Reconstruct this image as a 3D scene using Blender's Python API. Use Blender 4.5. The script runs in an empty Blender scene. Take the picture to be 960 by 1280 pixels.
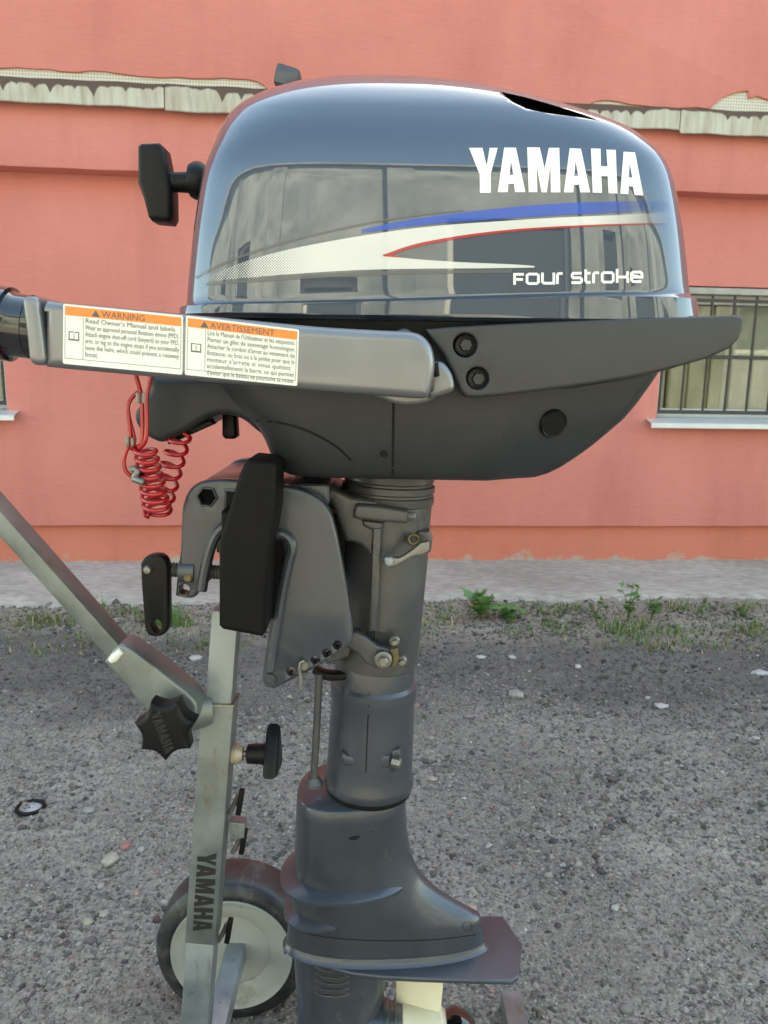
import bpy, bmesh, math, random
import numpy as np
from math import radians, sin, cos, pi, tan, sqrt, atan2
from mathutils import Vector, Matrix
from mathutils.bvhtree import BVHTree
from mathutils.geometry import delaunay_2d_cdt as mathutils_cdt

random.seed(7)
rng = np.random.default_rng(7)
scene = bpy.context.scene
COL = scene.collection

# ------------------------------------------------------------------ camera
PITCH, ROLL, CAMH, FPX = radians(10.5), radians(1.0), 0.82, 960.0
FW = Vector((0, cos(PITCH), -sin(PITCH)))
_u0 = Vector((0, sin(PITCH), cos(PITCH)))
_r0 = Vector((1, 0, 0))
RT = _r0 * cos(ROLL) + _u0 * sin(ROLL)
UP = _u0 * cos(ROLL) - _r0 * sin(ROLL)
CAM = Vector((0, 0, CAMH))
cd = bpy.data.cameras.new('camera')
cd.sensor_fit = 'HORIZONTAL'; cd.sensor_width = 36; cd.lens = 36 * FPX / 960
cd.clip_start = 0.02; cd.clip_end = 500
cam = bpy.data.objects.new('camera', cd)
cam.matrix_world = Matrix(((RT.x, UP.x, -FW.x, 0), (RT.y, UP.y, -FW.y, 0), (RT.z, UP.z, -FW.z, CAMH), (0, 0, 0, 1)))
COL.objects.link(cam); scene.camera = cam
cd.dof.use_dof = True; cd.dof.focus_distance = 0.66; cd.dof.aperture_fstop = 26

# ------------------------------------------------------------------ light
SUN_EL, SUN_AZ = radians(45), radians(20)      # the sun stands behind the pink building, which shades the yard
w = bpy.data.worlds.new('World'); scene.world = w; w.use_nodes = True
nt = w.node_tree; bg = nt.nodes['Background']
sky = nt.nodes.new('ShaderNodeTexSky'); sky.sky_type = 'NISHITA'; sky.sun_disc = False
sky.sun_elevation = SUN_EL; sky.sun_rotation = SUN_AZ; sky.altitude = 100; sky.air_density = 1.0; sky.dust_density = 0.7
nt.links.new(sky.outputs[0], bg.inputs[0]); bg.inputs[1].default_value = 0.15
sl = bpy.data.lights.new('sun', 'SUN'); sl.energy = 4.0; sl.angle = radians(0.6); sl.color = (1, .96, .90)
so = bpy.data.objects.new('sun', sl); COL.objects.link(so)
_sd = Vector((sin(SUN_AZ) * cos(SUN_EL), cos(SUN_AZ) * cos(SUN_EL), sin(SUN_EL)))
so.rotation_euler = (-_sd).to_track_quat('-Z', 'Y').to_euler(); so.location = _sd * 30
vs = scene.view_settings; vs.view_transform = 'Standard'; vs.look = 'None'; vs.gamma = 1; vs.exposure = 2.68
vs.use_white_balance = True; vs.white_balance_temperature = 8700; vs.white_balance_tint = -3
scene.cycles.use_denoising = True
scene.cycles.max_bounces = 8; scene.cycles.diffuse_bounces = 4; scene.cycles.glossy_bounces = 4
scene.cycles.sample_clamp_indirect = 6

# ------------------------------------------------------------------ geometry helpers
def ray(px, py): return FW + RT * ((px - 480) / FPX) - UP * ((py - 640) / FPX)
def atY(px, py, Y):
    d = ray(px, py); return CAM + d * (Y / d.y)
def atZ(px, py, Z):
    d = ray(px, py); return CAM + d * ((Z - CAMH) / d.z)
def pxm(px, py, Y):                     # metres for one photo pixel at that place
    d = ray(px, py); return (Y / d.y) / FPX
WALL_Y, WALL_K = 3.1, 0.083
WN = Vector((WALL_K, -1, 0)).normalized(); WU = Vector((1, WALL_K, 0)).normalized(); WO = Vector((0, WALL_Y, 0))
def wuv(px, py, off=0.0):               # wall coordinates (along, up) of a photo pixel
    d = ray(px, py); o = WO + WN * off
    t = (o - CAM).dot(WN) / d.dot(WN); p = CAM + d * t
    return ((p - o).dot(WU), p.z)
def wpt(u, z, off=0.0): return WO + WU * u + WN * off + Vector((0, 0, z))

ORIG = {}
def smoothstep(a, b, x): t = np.clip((x - a) / (b - a), 0, 1); return t * t * (3 - 2 * t)
def empty(name, loc, label, cat, group=None):
    o = bpy.data.objects.new(name, None); o.empty_display_size = .05
    COL.objects.link(o); o.location = loc; ORIG[o.name] = Vector(loc)
    o['label'] = label; o['category'] = cat
    if group: o['group'] = group
    return o
def tag(o, label=None, cat=None, group=None, kind=None):
    if label: o['label'] = label
    if cat: o['category'] = cat
    if group: o['group'] = group
    if kind: o['kind'] = kind
    return o
def link_mesh(name, me, mats, parent=None, center=True, smooth=35):
    n = len(me.vertices)
    co = np.empty(n * 3, np.float32); me.vertices.foreach_get('co', co); co = co.reshape(-1, 3)
    c = (co.min(0) + co.max(0)) / 2 if center else np.zeros(3)
    me.vertices.foreach_set('co', (co - c).astype(np.float32).ravel())
    if smooth is not None:
        me.shade_smooth()
        if smooth < 180: me.set_sharp_from_angle(angle=radians(smooth))
    if not isinstance(mats, (list, tuple)): mats = [mats]
    if len(me.materials) == 0:
        for m in mats: me.materials.append(m)
    me.update()
    o = bpy.data.objects.new(name, me); COL.objects.link(o)
    c = Vector([float(v) for v in c])
    ORIG[o.name] = c
    if parent is not None:
        o.parent = parent; o.location = c - ORIG[parent.name]
    else: o.location = c
    return o
def add(name, vf, mats, parent=None, smooth=35, recalc=True, midx=None):
    v, f = vf
    me = bpy.data.meshes.new(name)
    me.from_pydata([tuple(p) for p in v], [], f)
    if midx is not None: me.polygons.foreach_set('material_index', midx)
    if recalc:
        bm = bmesh.new(); bm.from_mesh(me); bmesh.ops.recalc_face_normals(bm, faces=bm.faces); bm.to_mesh(me); bm.free()
    return link_mesh(name, me, mats, parent, smooth=smooth)
def merge(*vfs):
    V, F = [], []
    for v, f in vfs:
        b = len(V); V += list(v); F += [tuple(i + b for i in q) for q in f]
    return V, F
def cr(pts, n=6, closed=True):
    pts = [Vector(p) for p in pts]; N = len(pts); out = []
    rngi = range(N) if closed else range(N - 1)
    for i in rngi:
        g = (lambda k: pts[k % N]) if closed else (lambda k: pts[max(0, min(N - 1, k))])
        p0, p1, p2, p3 = g(i - 1), g(i), g(i + 1), g(i + 2)
        for k in range(n):
            t = k / n
            out.append(.5 * ((2 * p1) + (-p0 + p2) * t + (2 * p0 - 5 * p1 + 4 * p2 - p3) * t * t + (-p0 + 3 * p1 - 3 * p2 + p3) * t ** 3))
    if not closed: out.append(pts[-1])
    return out
def fill2d(loops, extrude=0.0, bevel=0.0, res=2, inset=True):
    cu = bpy.data.curves.new('tmp', 'CURVE'); cu.dimensions = '2D'
    cu.fill_mode = 'BOTH' if extrude > 0 or bevel > 0 else 'FRONT'
    cu.extrude = max(extrude, 0); cu.bevel_depth = bevel; cu.bevel_resolution = res
    if inset: cu.offset = -bevel
    for L in loops:
        sp = cu.splines.new('POLY'); sp.points.add(len(L) - 1)
        for p, q in zip(sp.points, L): p.co = (q[0], q[1], 0, 1)
        sp.use_cyclic_u = True
    ob = bpy.data.objects.new('tmp', cu); COL.objects.link(ob)
    me = ob.to_mesh(); bm = bmesh.new(); bm.from_mesh(me); ob.to_mesh_clear()
    bpy.data.objects.remove(ob); bpy.data.curves.remove(cu)
    bmesh.ops.remove_doubles(bm, verts=bm.verts, dist=1e-6)
    return bm
def _clean(L, ccw):
    P = [Vector((p[0], p[1])) for p in L]; tol = min(.0006, max((P[i] - P[0]).length for i in range(len(P))) * .002)
    out = []
    for p in P:
        if not out or (p - out[-1]).length > tol: out.append(p)
    while len(out) > 3 and (out[0] - out[-1]).length <= tol: out.pop()
    ar = sum(out[i - 1].x * out[i].y - out[i].x * out[i - 1].y for i in range(len(out)))
    if (ar > 0) != ccw: out.reverse()
    return out
def _inset(P, d):
    out = []; n = len(P)
    for i in range(n):
        e1 = (P[i] - P[i - 1]).normalized(); e2 = (P[(i + 1) % n] - P[i]).normalized()
        n1 = Vector((-e1.y, e1.x)); n2 = Vector((-e2.y, e2.x)); m = n1 + n2
        m = m.normalized() if m.length > 1e-4 else n1
        out.append(P[i] + m * (d / max(.6, m.dot(n1))))
    return out
def plate3(name, loops, o, ux, uy, thick, bevel, mat, parent=None, res=2, smooth=35):
    """closed plate with holes and rounded rims: front outline in (ux,uy) at o, thickness goes against the normal"""
    n = ux.cross(uy).normalized()
    C = [_clean(L, k == 0) for k, L in enumerate(loops)]
    bevel = min(bevel, thick * .49)
    prof = []                                       # (inset, depth)
    if bevel > 0:
        st = res + 1
        prof = [(bevel * (1 - sin(pi / 2 * k / st)), bevel * (1 - cos(pi / 2 * k / st))) for k in range(st + 1)]
        prof += [(i, thick - d) for i, d in reversed(prof)]
    else: prof = [(0, 0), (0, thick)]
    V, F, caps = [], [], ([], [])
    for P in C:
        m = len(P); b = len(V)
        for k, (ins, dep) in enumerate(prof):
            Q = _inset(P, ins * (1 if P is C[0] else .4)) if ins else P
            V += [o + ux * q.x + uy * q.y - n * dep for q in Q]
            if k == 0: caps[0].append(Q)
            if k == len(prof) - 1: caps[1].append(Q)
        for k in range(len(prof) - 1):
            for j in range(m):
                l = (j + 1) % m; F.append((b + k * m + j, b + k * m + l, b + (k + 1) * m + l, b + (k + 1) * m + j))
    for ci, dep in ((0, 0.0), (1, thick)):
        pts, fcs = [], []
        for Q in caps[ci]:
            b = len(pts); pts += Q; fcs.append(list(range(b, b + len(Q))))
        sc = 1 / max(1e-6, max(max(abs(p.x - pts[0].x), abs(p.y - pts[0].y)) for p in pts))
        v2, e2, f2, *_ = mathutils_cdt([(p - pts[0]) * sc for p in pts], [], fcs, 2, 1e-7)
        b = len(V); V += [o + ux * (q.x / sc + pts[0].x) + uy * (q.y / sc + pts[0].y) - n * dep for q in v2]
        F += [tuple(b + i for i in f) for f in f2]
    bm = bmesh.new(); bv = [bm.verts.new(p) for p in V]
    for f in F:
        try: bm.faces.new([bv[i] for i in f])
        except ValueError: pass
    bmesh.ops.remove_doubles(bm, verts=bm.verts, dist=thick * 1e-4)
    bmesh.ops.recalc_face_normals(bm, faces=bm.faces)
    me = bpy.data.meshes.new(name); bm.to_mesh(me); bm.free()
    return link_mesh(name, me, mat, parent, smooth=smooth)
XA, YA, ZA = Vector((1, 0, 0)), Vector((0, 1, 0)), Vector((0, 0, 1))
def pplate(name, loops, Y, thick, bevel, mat, parent=None, res=2, smooth=35):
    L = [[(lambda q: (q.x, q.z))(atY(p[0], p[1], Y)) for p in lp] for lp in loops]
    return plate3(name, L, Vector((0, Y, 0)), XA, ZA, thick, bevel, mat, parent, res, smooth)
def circ(cx, cy, r, n=20, ry=None, a0=0):
    return [(cx + r * cos(a0 + 2 * pi * k / n), cy + (ry or r) * sin(a0 + 2 * pi * k / n)) for k in range(n)]
def frame_of(d, ref=None):
    d = d.normalized(); ref = ref or (ZA if abs(d.z) < .9 else XA)
    a = d.cross(ref).normalized(); b = a.cross(d).normalized()
    return a, b
def tube(path, r, seg=10, closed=False, cap=True):
    P = [Vector(p) for p in path]; N = len(P)
    rr = r if isinstance(r, (list, tuple)) else [r] * N
    V, F = [], []; a = None
    for i, p in enumerate(P):
        d = (P[(i + 1) % N] - P[i - 1]) if (closed or 0 < i < N - 1) else (P[1] - P[0] if i == 0 else P[-1] - P[-2])
        d.normalize()
        if a is None: a, b = frame_of(d)
        else:
            a = (a - d * a.dot(d)); a.normalize()
        b = d.cross(a)
        for k in range(seg):
            t = 2 * pi * k / seg; V.append(p + (a * cos(t) + b * sin(t)) * rr[i])
    M = N if closed else N - 1
    for i in range(M):
        j = (i + 1) % N
        for k in range(seg):
            l = (k + 1) % seg; F.append((i * seg + k, i * seg + l, j * seg + l, j * seg + k))
    if cap and not closed:
        F.append(tuple(range(seg))[::-1]); F.append(tuple((N - 1) * seg + k for k in range(seg)))
    return V, F
def lathe(prof, o, axis, seg=32, cap=True, ref=None):
    """prof: list of (distance along axis, radius)"""
    axis = axis.normalized(); a, b = frame_of(axis, ref); V, F = [], []
    for (t, r) in prof:
        for k in range(seg):
            g = 2 * pi * k / seg; V.append(o + axis * t + (a * cos(g) + b * sin(g)) * r)
    n = len(prof)
    for i in range(n - 1):
        for k in range(seg):
            l = (k + 1) % seg; F.append((i * seg + k, i * seg + l, (i + 1) * seg + l, (i + 1) * seg + k))
    if cap: F.append(tuple(range(seg))[::-1]); F.append(tuple((n - 1) * seg + k for k in range(seg)))
    return V, F
def loft(rings, cap=True):
    s = len(rings[0]); V = [p for r in rings for p in r]; F = []
    for i in range(len(rings) - 1):
        for k in range(s):
            l = (k + 1) % s; F.append((i * s + k, i * s + l, (i + 1) * s + l, (i + 1) * s + k))
    if cap: F.append(tuple(range(s))[::-1]); F.append(tuple((len(rings) - 1) * s + k for k in range(s)))
    return V, F
def bbox(c, a, b, d, bev=.0, seg=2):
    """box centred at c with half-extent vectors a,b,d, as (verts, faces)"""
    bm = bmesh.new(); bmesh.ops.create_cube(bm, size=2)
    if bev > 0:
        la, lb, ld = a.length, b.length, d.length
        for v in bm.verts: v.co = Vector((v.co.x * la, v.co.y * lb, v.co.z * ld))
        bmesh.ops.bevel(bm, geom=bm.edges[:], offset=bev, segments=seg, affect='EDGES', profile=.6)
        A, B, D = a.normalized(), b.normalized(), d.normalized()
        for v in bm.verts: v.co = Vector(c) + A * v.co.x + B * v.co.y + D * v.co.z
    else:
        for v in bm.verts: v.co = Vector(c) + a * v.co.x + b * v.co.y + d * v.co.z
    bm.verts.index_update()
    r = [v.co.copy() for v in bm.verts], [tuple(v.index for v in f.verts) for f in bm.faces]
    bm.free(); return r
def beam(p0, p1, wx, wy, bev=.002, ref=YA):
    d = (p1 - p0); L = d.length; d.normalize()
    b = (ref - d * ref.dot(d)).normalized(); a = d.cross(b)
    return bbox((p0 + p1) / 2, a * wx / 2, b * wy / 2, d * L / 2, bev)
def superring(cx, cy, z, a, b, n, seg, af=None):
    """superellipse in the XY plane, evenly spaced along its length (a: half length in X, b: half width in Y)"""
    t = np.linspace(0, 2 * pi, 721)
    x = np.sign(np.cos(t)) * np.abs(np.cos(t)) ** (2 / n) * a; y = np.sign(np.sin(t)) * np.abs(np.sin(t)) ** (2 / n) * b
    s = np.concatenate([[0], np.cumsum(np.hypot(np.diff(x), np.diff(y)))])
    q = np.linspace(0, s[-1], seg, endpoint=False)
    return [Vector((cx + float(u), cy + float(v), z)) for u, v in zip(np.interp(q, s, x), np.interp(q, s, y))]

# ------------------------------------------------------------------ materials
MATS = {}
def mat(name, col, rough=.5, metal=0., coat=0., coat_r=.03, spec=.5, var=0., vscale=8., bump=0., bscale=60., col2=None, rvar=0., detail=4, wear_or_sheen=None, coat_ior=1.5):
    m = bpy.data.materials.new(name); m.use_nodes = True; T = m.node_tree; N, L = T.nodes, T.links
    b = N['Principled BSDF']
    b.inputs['Base Color'].default_value = (*col, 1); b.inputs['Roughness'].default_value = rough
    b.inputs['Metallic'].default_value = metal; b.inputs['Coat Weight'].default_value = coat
    b.inputs['Coat Roughness'].default_value = coat_r; b.inputs['Specular IOR Level'].default_value = spec
    tc = N.new('ShaderNodeTexCoord')
    if var > 0 or col2 or rvar:
        nz = N.new('ShaderNodeTexNoise'); nz.inputs['Scale'].default_value = vscale; nz.inputs['Detail'].default_value = detail; nz.inputs['Roughness'].default_value = .62
        L.new(tc.outputs['Object'], nz.inputs['Vector'])
        if var > 0 or col2:
            rp = N.new('ShaderNodeValToRGB'); rp.color_ramp.elements[0].position = .34; rp.color_ramp.elements[1].position = .68
            c2 = col2 or tuple(min(1, c * (1 + var)) for c in col); c1 = tuple(c * (1 - var) for c in col) if not col2 else col
            rp.color_ramp.elements[0].color = (*c1, 1); rp.color_ramp.elements[1].color = (*c2, 1)
            L.new(nz.outputs['Fac'], rp.inputs['Fac']); L.new(rp.outputs['Color'], b.inputs['Base Color'])
        if rvar:
            mr = N.new('ShaderNodeMapRange'); mr.inputs['From Min'].default_value = .3; mr.inputs['From Max'].default_value = .7
            mr.inputs['To Min'].default_value = max(0, rough - rvar); mr.inputs['To Max'].default_value = min(1, rough + rvar)
            L.new(nz.outputs['Fac'], mr.inputs['Value']); L.new(mr.outputs['Result'], b.inputs['Roughness'])
    b.inputs['Coat IOR'].default_value = coat_ior
    if wear_or_sheen:                                            # scuffs, chips, dried dirt, the tyre's painted sky sheen: streaky flecks of another colour
        ws, wt_, wc_, wa, stretch = wear_or_sheen
        mpw = N.new('ShaderNodeMapping'); mpw.inputs['Scale'].default_value = stretch; mpw.inputs['Rotation'].default_value = (.3, .5, .2); L.new(tc.outputs['Object'], mpw.inputs[0])
        nw = N.new('ShaderNodeTexNoise'); nw.inputs['Scale'].default_value = ws; nw.inputs['Detail'].default_value = 7; nw.inputs['Roughness'].default_value = .68; L.new(mpw.outputs[0], nw.inputs['Vector'])
        kw = N.new('ShaderNodeMapRange'); kw.inputs['From Min'].default_value = wt_; kw.inputs['From Max'].default_value = wt_ + .07; kw.inputs['To Max'].default_value = wa; L.new(nw.outputs['Fac'], kw.inputs['Value'])
        xw = N.new('ShaderNodeMix'); xw.data_type = 'RGBA'; L.new(kw.outputs[0], xw.inputs[0]); xw.inputs['B'].default_value = (*wc_, 1)
        src = b.inputs['Base Color'].links[0].from_socket if b.inputs['Base Color'].links else None
        if src: L.new(src, xw.inputs['A'])
        else: xw.inputs['A'].default_value = (*col, 1)
        L.new(xw.outputs['Result'], b.inputs['Base Color'])
    if bump > 0:
        n2 = N.new('ShaderNodeTexNoise'); n2.inputs['Scale'].default_value = bscale; n2.inputs['Detail'].default_value = 5
        L.new(tc.outputs['Object'], n2.inputs['Vector'])
        bp = N.new('ShaderNodeBump'); bp.inputs['Strength'].default_value = bump; bp.inputs['Distance'].default_value = .002
        L.new(n2.outputs['Fac'], bp.inputs['Height']); L.new(bp.outputs['Normal'], b.inputs['Normal'])
    MATS[name] = m; return m

M_cowl = mat('cowl_paint', (.030, .044, .072), .42, .5, 1.0, .012, var=.06, vscale=3, coat_ior=1.85, wear_or_sheen=(14, .66, (.10, .10, .10), .25, (1, 1, 1)))
M_leg = mat('leg_paint', (.056, .063, .078), .40, .4, .45, .12, var=.15, vscale=14, rvar=.1, wear_or_sheen=(22, .62, (.13, .125, .115), .55, (1, 1, .5)), bump=.08, bscale=300)
M_legw = mat('leg_paint_worn', (.062, .064, .070), .46, .4, .25, .2, col2=(.092, .092, .095), vscale=22, rvar=.12, wear_or_sheen=(30, .60, (.17, .163, .152), .4, (1, 1, .6)), bump=.12, bscale=260)
M_trim = mat('dark_plastic', (.036, .037, .039), .46, 0, 0, wear_or_sheen=(26, .63, (.11, .105, .095), .5, (.35, 1, 1)), var=.12, vscale=20, bump=.12, bscale=700, rvar=.06)
M_trimb = mat('dark_plastic_low', (.030, .033, .038), .42, 0, 0, .2, spec=.32, wear_or_sheen=(20, .62, (.065, .06, .056), .45, (.5, 1, 1)), var=.12, vscale=14, bump=.1, bscale=600, rvar=.08)
M_black = mat('black_plastic', (.0055, .0055, .006), .42, 0, 0, .2, spec=.22, wear_or_sheen=(40, .64, (.04, .038, .036), .4, (1, 1, 1)), bump=.1, bscale=500)
M_rubber = mat('black_rubber', (.006, .0055, .0055), .55, spec=.14, bump=.15, bscale=400, var=.15, vscale=30)
M_gloss = mat('gloss_black', (.006, .006, .007), .12, 0, 1, .03)
M_hole = mat('dark_recess', (.004, .004, .004), .9)
M_tiller = mat('silver_grey_paint', (.19, .195, .205), .34, .55, .5, .08, wear_or_sheen=(24, .64, (.09, .085, .08), .45, (.3, 1, 1)), var=.1, vscale=9, rvar=.06)
M_steel = mat('steel', (.22, .215, .20), .42, .8, var=.2, vscale=60, rvar=.12)
M_brass = mat('brass', (.15, .12, .06), .5, .6, var=.3, vscale=80)
M_galv = mat('galvanised_steel', (.21, .245, .265), .40, .6, col2=(.31, .345, .36), vscale=26, rvar=.14, wear_or_sheen=(60, .6, (.16, .15, .13), .6, (1, 1, .25)), bump=.06, bscale=120)
M_galv2 = mat('galvanised_steel_stained', (.15, .175, .178), .42, .6, col2=(.25, .275, .265), vscale=24, rvar=.12, wear_or_sheen=(45, .58, (.17, .13, .085), .6, (1, 1, .35)), bump=.12, bscale=90)
M_rust = mat('rusty_weld', (.28, .2, .1), .6, .3, col2=(.5, .46, .36), vscale=60, bump=.5, bscale=120)
M_white = mat('label_white', (.78, .78, .72), .35, var=.04, vscale=20)
M_orange = mat('label_orange', (.85, .25, .05), .4)
M_ink = mat('label_ink', (.10, .10, .10), .5)
M_letter = mat('letter_white', (.86, .86, .84), .3, 0, .6, .03)
M_blackink = mat('letter_black', (.012, .012, .012), .45)
M_red = mat('red_cord', (.42, .008, .014), .28, 0, .4, .1)
M_cream = mat('cream_rim', (.33, .335, .30), .5, col2=(.40, .405, .37), vscale=9, bump=.05, wear_or_sheen=(18, .6, (.2, .17, .12), .5, (1, 1, 1)))
M_tyre = mat('tyre_rubber', (.012, .012, .013), .42, wear_or_sheen=(30, .52, (.085, .08, .074), .6, (1, .4, 1)), col2=(.026, .026, .027), vscale=26, bump=.2, bscale=200, rvar=.1)  # wear flecks made paler to put the tread's sky reflection into the colour
M_prop = mat('propeller_cream', (.72, .66, .46), .42, col2=(.80, .75, .58), vscale=24, rvar=.1)
M_wallbase = None

def graded_wall(name, c1, c2, bump=.35, dirt=None, brush=.10, bs=(18, 18, 120)):
    m = bpy.data.materials.new(name); m.use_nodes = True; T = m.node_tree; N, L = T.nodes, T.links
    b = N['Principled BSDF']; b.inputs['Roughness'].default_value = .85; b.inputs['Specular IOR Level'].default_value = .25
    g = N.new('ShaderNodeNewGeometry')
    n1 = N.new('ShaderNodeTexNoise'); n1.inputs['Scale'].default_value = 1.3; n1.inputs['Detail'].default_value = 6; n1.inputs['Roughness'].default_value = .6
    L.new(g.outputs['Position'], n1.inputs['Vector'])
    rp = N.new('ShaderNodeValToRGB'); rp.color_ramp.elements[0].position = .3; rp.color_ramp.elements[1].position = .72
    rp.color_ramp.elements[0].color = (*c1, 1); rp.color_ramp.elements[1].color = (*c2, 1); L.new(n1.outputs['Fac'], rp.inputs['Fac'])
    out = rp.outputs['Color']
    # brush-marks and fine specks
    mp = N.new('ShaderNodeMapping'); mp.inputs['Scale'].default_value = bs; L.new(g.outputs['Position'], mp.inputs['Vector'])
    n2 = N.new('ShaderNodeTexNoise'); n2.inputs['Scale'].default_value = 1; n2.inputs['Detail'].default_value = 5; L.new(mp.outputs[0], n2.inputs['Vector'])
    mx = N.new('ShaderNodeMix'); mx.data_type = 'RGBA'; mx.blend_type = 'OVERLAY'; mx.inputs[0].default_value = brush
    L.new(out, mx.inputs['A']); L.new(n2.outputs['Color'], mx.inputs['B'])
    bw = N.new('ShaderNodeRGBToBW'); L.new(n2.outputs['Color'], bw.inputs[0]); L.new(bw.outputs[0], mx.inputs['B'])
    out = mx.outputs['Result']
    # streaky grime and small chips
    mg = N.new('ShaderNodeMapping'); mg.inputs['Scale'].default_value = (5, 5, .9); L.new(g.outputs['Position'], mg.inputs['Vector'])
    ng = N.new('ShaderNodeTexNoise'); ng.inputs['Scale'].default_value = 1; ng.inputs['Detail'].default_value = 7; ng.inputs['Roughness'].default_value = .66; L.new(mg.outputs[0], ng.inputs['Vector'])
    kg = N.new('ShaderNodeMapRange'); kg.inputs['From Min'].default_value = .5; kg.inputs['From Max'].default_value = .78; kg.inputs['To Max'].default_value = .42; L.new(ng.outputs['Fac'], kg.inputs['Value'])
    xg = N.new('ShaderNodeMix'); xg.data_type = 'RGBA'; L.new(kg.outputs[0], xg.inputs[0]); L.new(out, xg.inputs['A']); xg.inputs['B'].default_value = (*[c * .72 for c in c1], 1); out = xg.outputs['Result']
    nc = N.new('ShaderNodeTexNoise'); nc.inputs['Scale'].default_value = 42; nc.inputs['Detail'].default_value = 3; L.new(g.outputs['Position'], nc.inputs['Vector'])
    kc = N.new('ShaderNodeMapRange'); kc.inputs['From Min'].default_value = .745; kc.inputs['From Max'].default_value = .77; kc.inputs['To Max'].default_value = .5; L.new(nc.outputs['Fac'], kc.inputs['Value'])
    xc_ = N.new('ShaderNodeMix'); xc_.data_type = 'RGBA'; L.new(kc.outputs[0], xc_.inputs[0]); L.new(out, xc_.inputs['A']); xc_.inputs['B'].default_value = (.45, .36, .30, 1); out = xc_.outputs['Result']
    if dirt:
        z0, z1, dc = dirt
        sp = N.new('ShaderNodeSeparateXYZ'); L.new(g.outputs['Position'], sp.inputs[0])
        n3 = N.new('ShaderNodeTexNoise'); n3.inputs['Scale'].default_value = 9; n3.inputs['Detail'].default_value = 7; n3.inputs['Roughness'].default_value = .7
        L.new(g.outputs['Position'], n3.inputs['Vector'])
        mr = N.new('ShaderNodeMapRange'); mr.inputs['From Min'].default_value = z1; mr.inputs['From Max'].default_value = z0; L.new(sp.outputs['Z'], mr.inputs['Value'])
        ad = N.new('ShaderNodeMath'); ad.operation = 'MULTIPLY_ADD'; L.new(mr.outputs[0], ad.inputs[0]); ad.inputs[1].default_value = .42; L.new(n3.outputs['Fac'], ad.inputs[2])
        st = N.new('ShaderNodeMapRange'); st.inputs['From Min'].default_value = .74; st.inputs['From Max'].default_value = .84; L.new(ad.outputs[0], st.inputs['Value'])
        m3 = N.new('ShaderNodeMix'); m3.data_type = 'RGBA'; L.new(st.outputs[0], m3.inputs[0]); L.new(out, m3.inputs['A']); m3.inputs['B'].default_value = (*dc, 1)
        out = m3.outputs['Result']
    L.new(out, b.inputs['Base Color'])
    n4 = N.new('ShaderNodeTexNoise'); n4.inputs['Scale'].default_value = 26; n4.inputs['Detail'].default_value = 8; L.new(g.outputs['Position'], n4.inputs['Vector'])
    ad2 = N.new('ShaderNodeMath'); ad2.operation = 'MULTIPLY_ADD'; L.new(n4.outputs['Fac'], ad2.inputs[0]); ad2.inputs[1].default_value = .7; L.new(bw.outputs[0], ad2.inputs[2])
    bp = N.new('ShaderNodeBump'); bp.inputs['Strength'].default_value = bump; bp.inputs['Distance'].default_value = .004
    L.new(ad2.outputs[0], bp.inputs['Height']); L.new(bp.outputs[0], b.inputs['Normal'])
    return m
M_pink = graded_wall('pink_stucco', (.56, .185, .152), (.66, .238, .200))
M_plinth = graded_wall('plinth_stucco_bounce', (.50, .145, .095), (.58, .19, .135), .5, dirt=(0.0, .10, (.42, .31, .24)))  # wall's own paint; warm bounce light is put into this more orange colour
M_frame = mat('window_frame_white', (.62, .62, .58), .5, var=.08, vscale=10)
M_frameg = mat('window_head_grey', (.30, .29, .26), .7, col2=(.42, .40, .36), vscale=12, bump=.3, bscale=40)
M_sill = mat('sill_metal', (.60, .61, .60), .4, .3, var=.06, vscale=8)
M_bar = mat('iron_bar', (.035, .033, .03), .6, .2, col2=(.075, .06, .05), vscale=50, bump=.4, bscale=90)
M_curtain = mat('olive_blind', (.34, .32, .15), .7, var=.08, vscale=5)
M_lace = mat('pale_lace_curtain', (.62, .60, .50), .8, var=.08, vscale=20)
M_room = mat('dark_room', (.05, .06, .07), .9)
def glass_mat():
    m = bpy.data.materials.new('window_glass'); m.use_nodes = True; T = m.node_tree; N, L = T.nodes, T.links
    N.remove(N['Principled BSDF']); o = N['Material Output']
    t = N.new('ShaderNodeBsdfTransparent'); t.inputs[0].default_value = (.9, .92, .9, 1)
    g = N.new('ShaderNodeBsdfGlossy'); g.inputs['Roughness'].default_value = .02
    f = N.new('ShaderNodeFresnel'); f.inputs[0].default_value = 1.6
    x = N.new('ShaderNodeMixShader'); L.new(f.outputs[0], x.inputs[0]); L.new(t.outputs[0], x.inputs[1]); L.new(g.outputs[0], x.inputs[2]); L.new(x.outputs[0], o.inputs[0])
    return m
M_glass = glass_mat()
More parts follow.
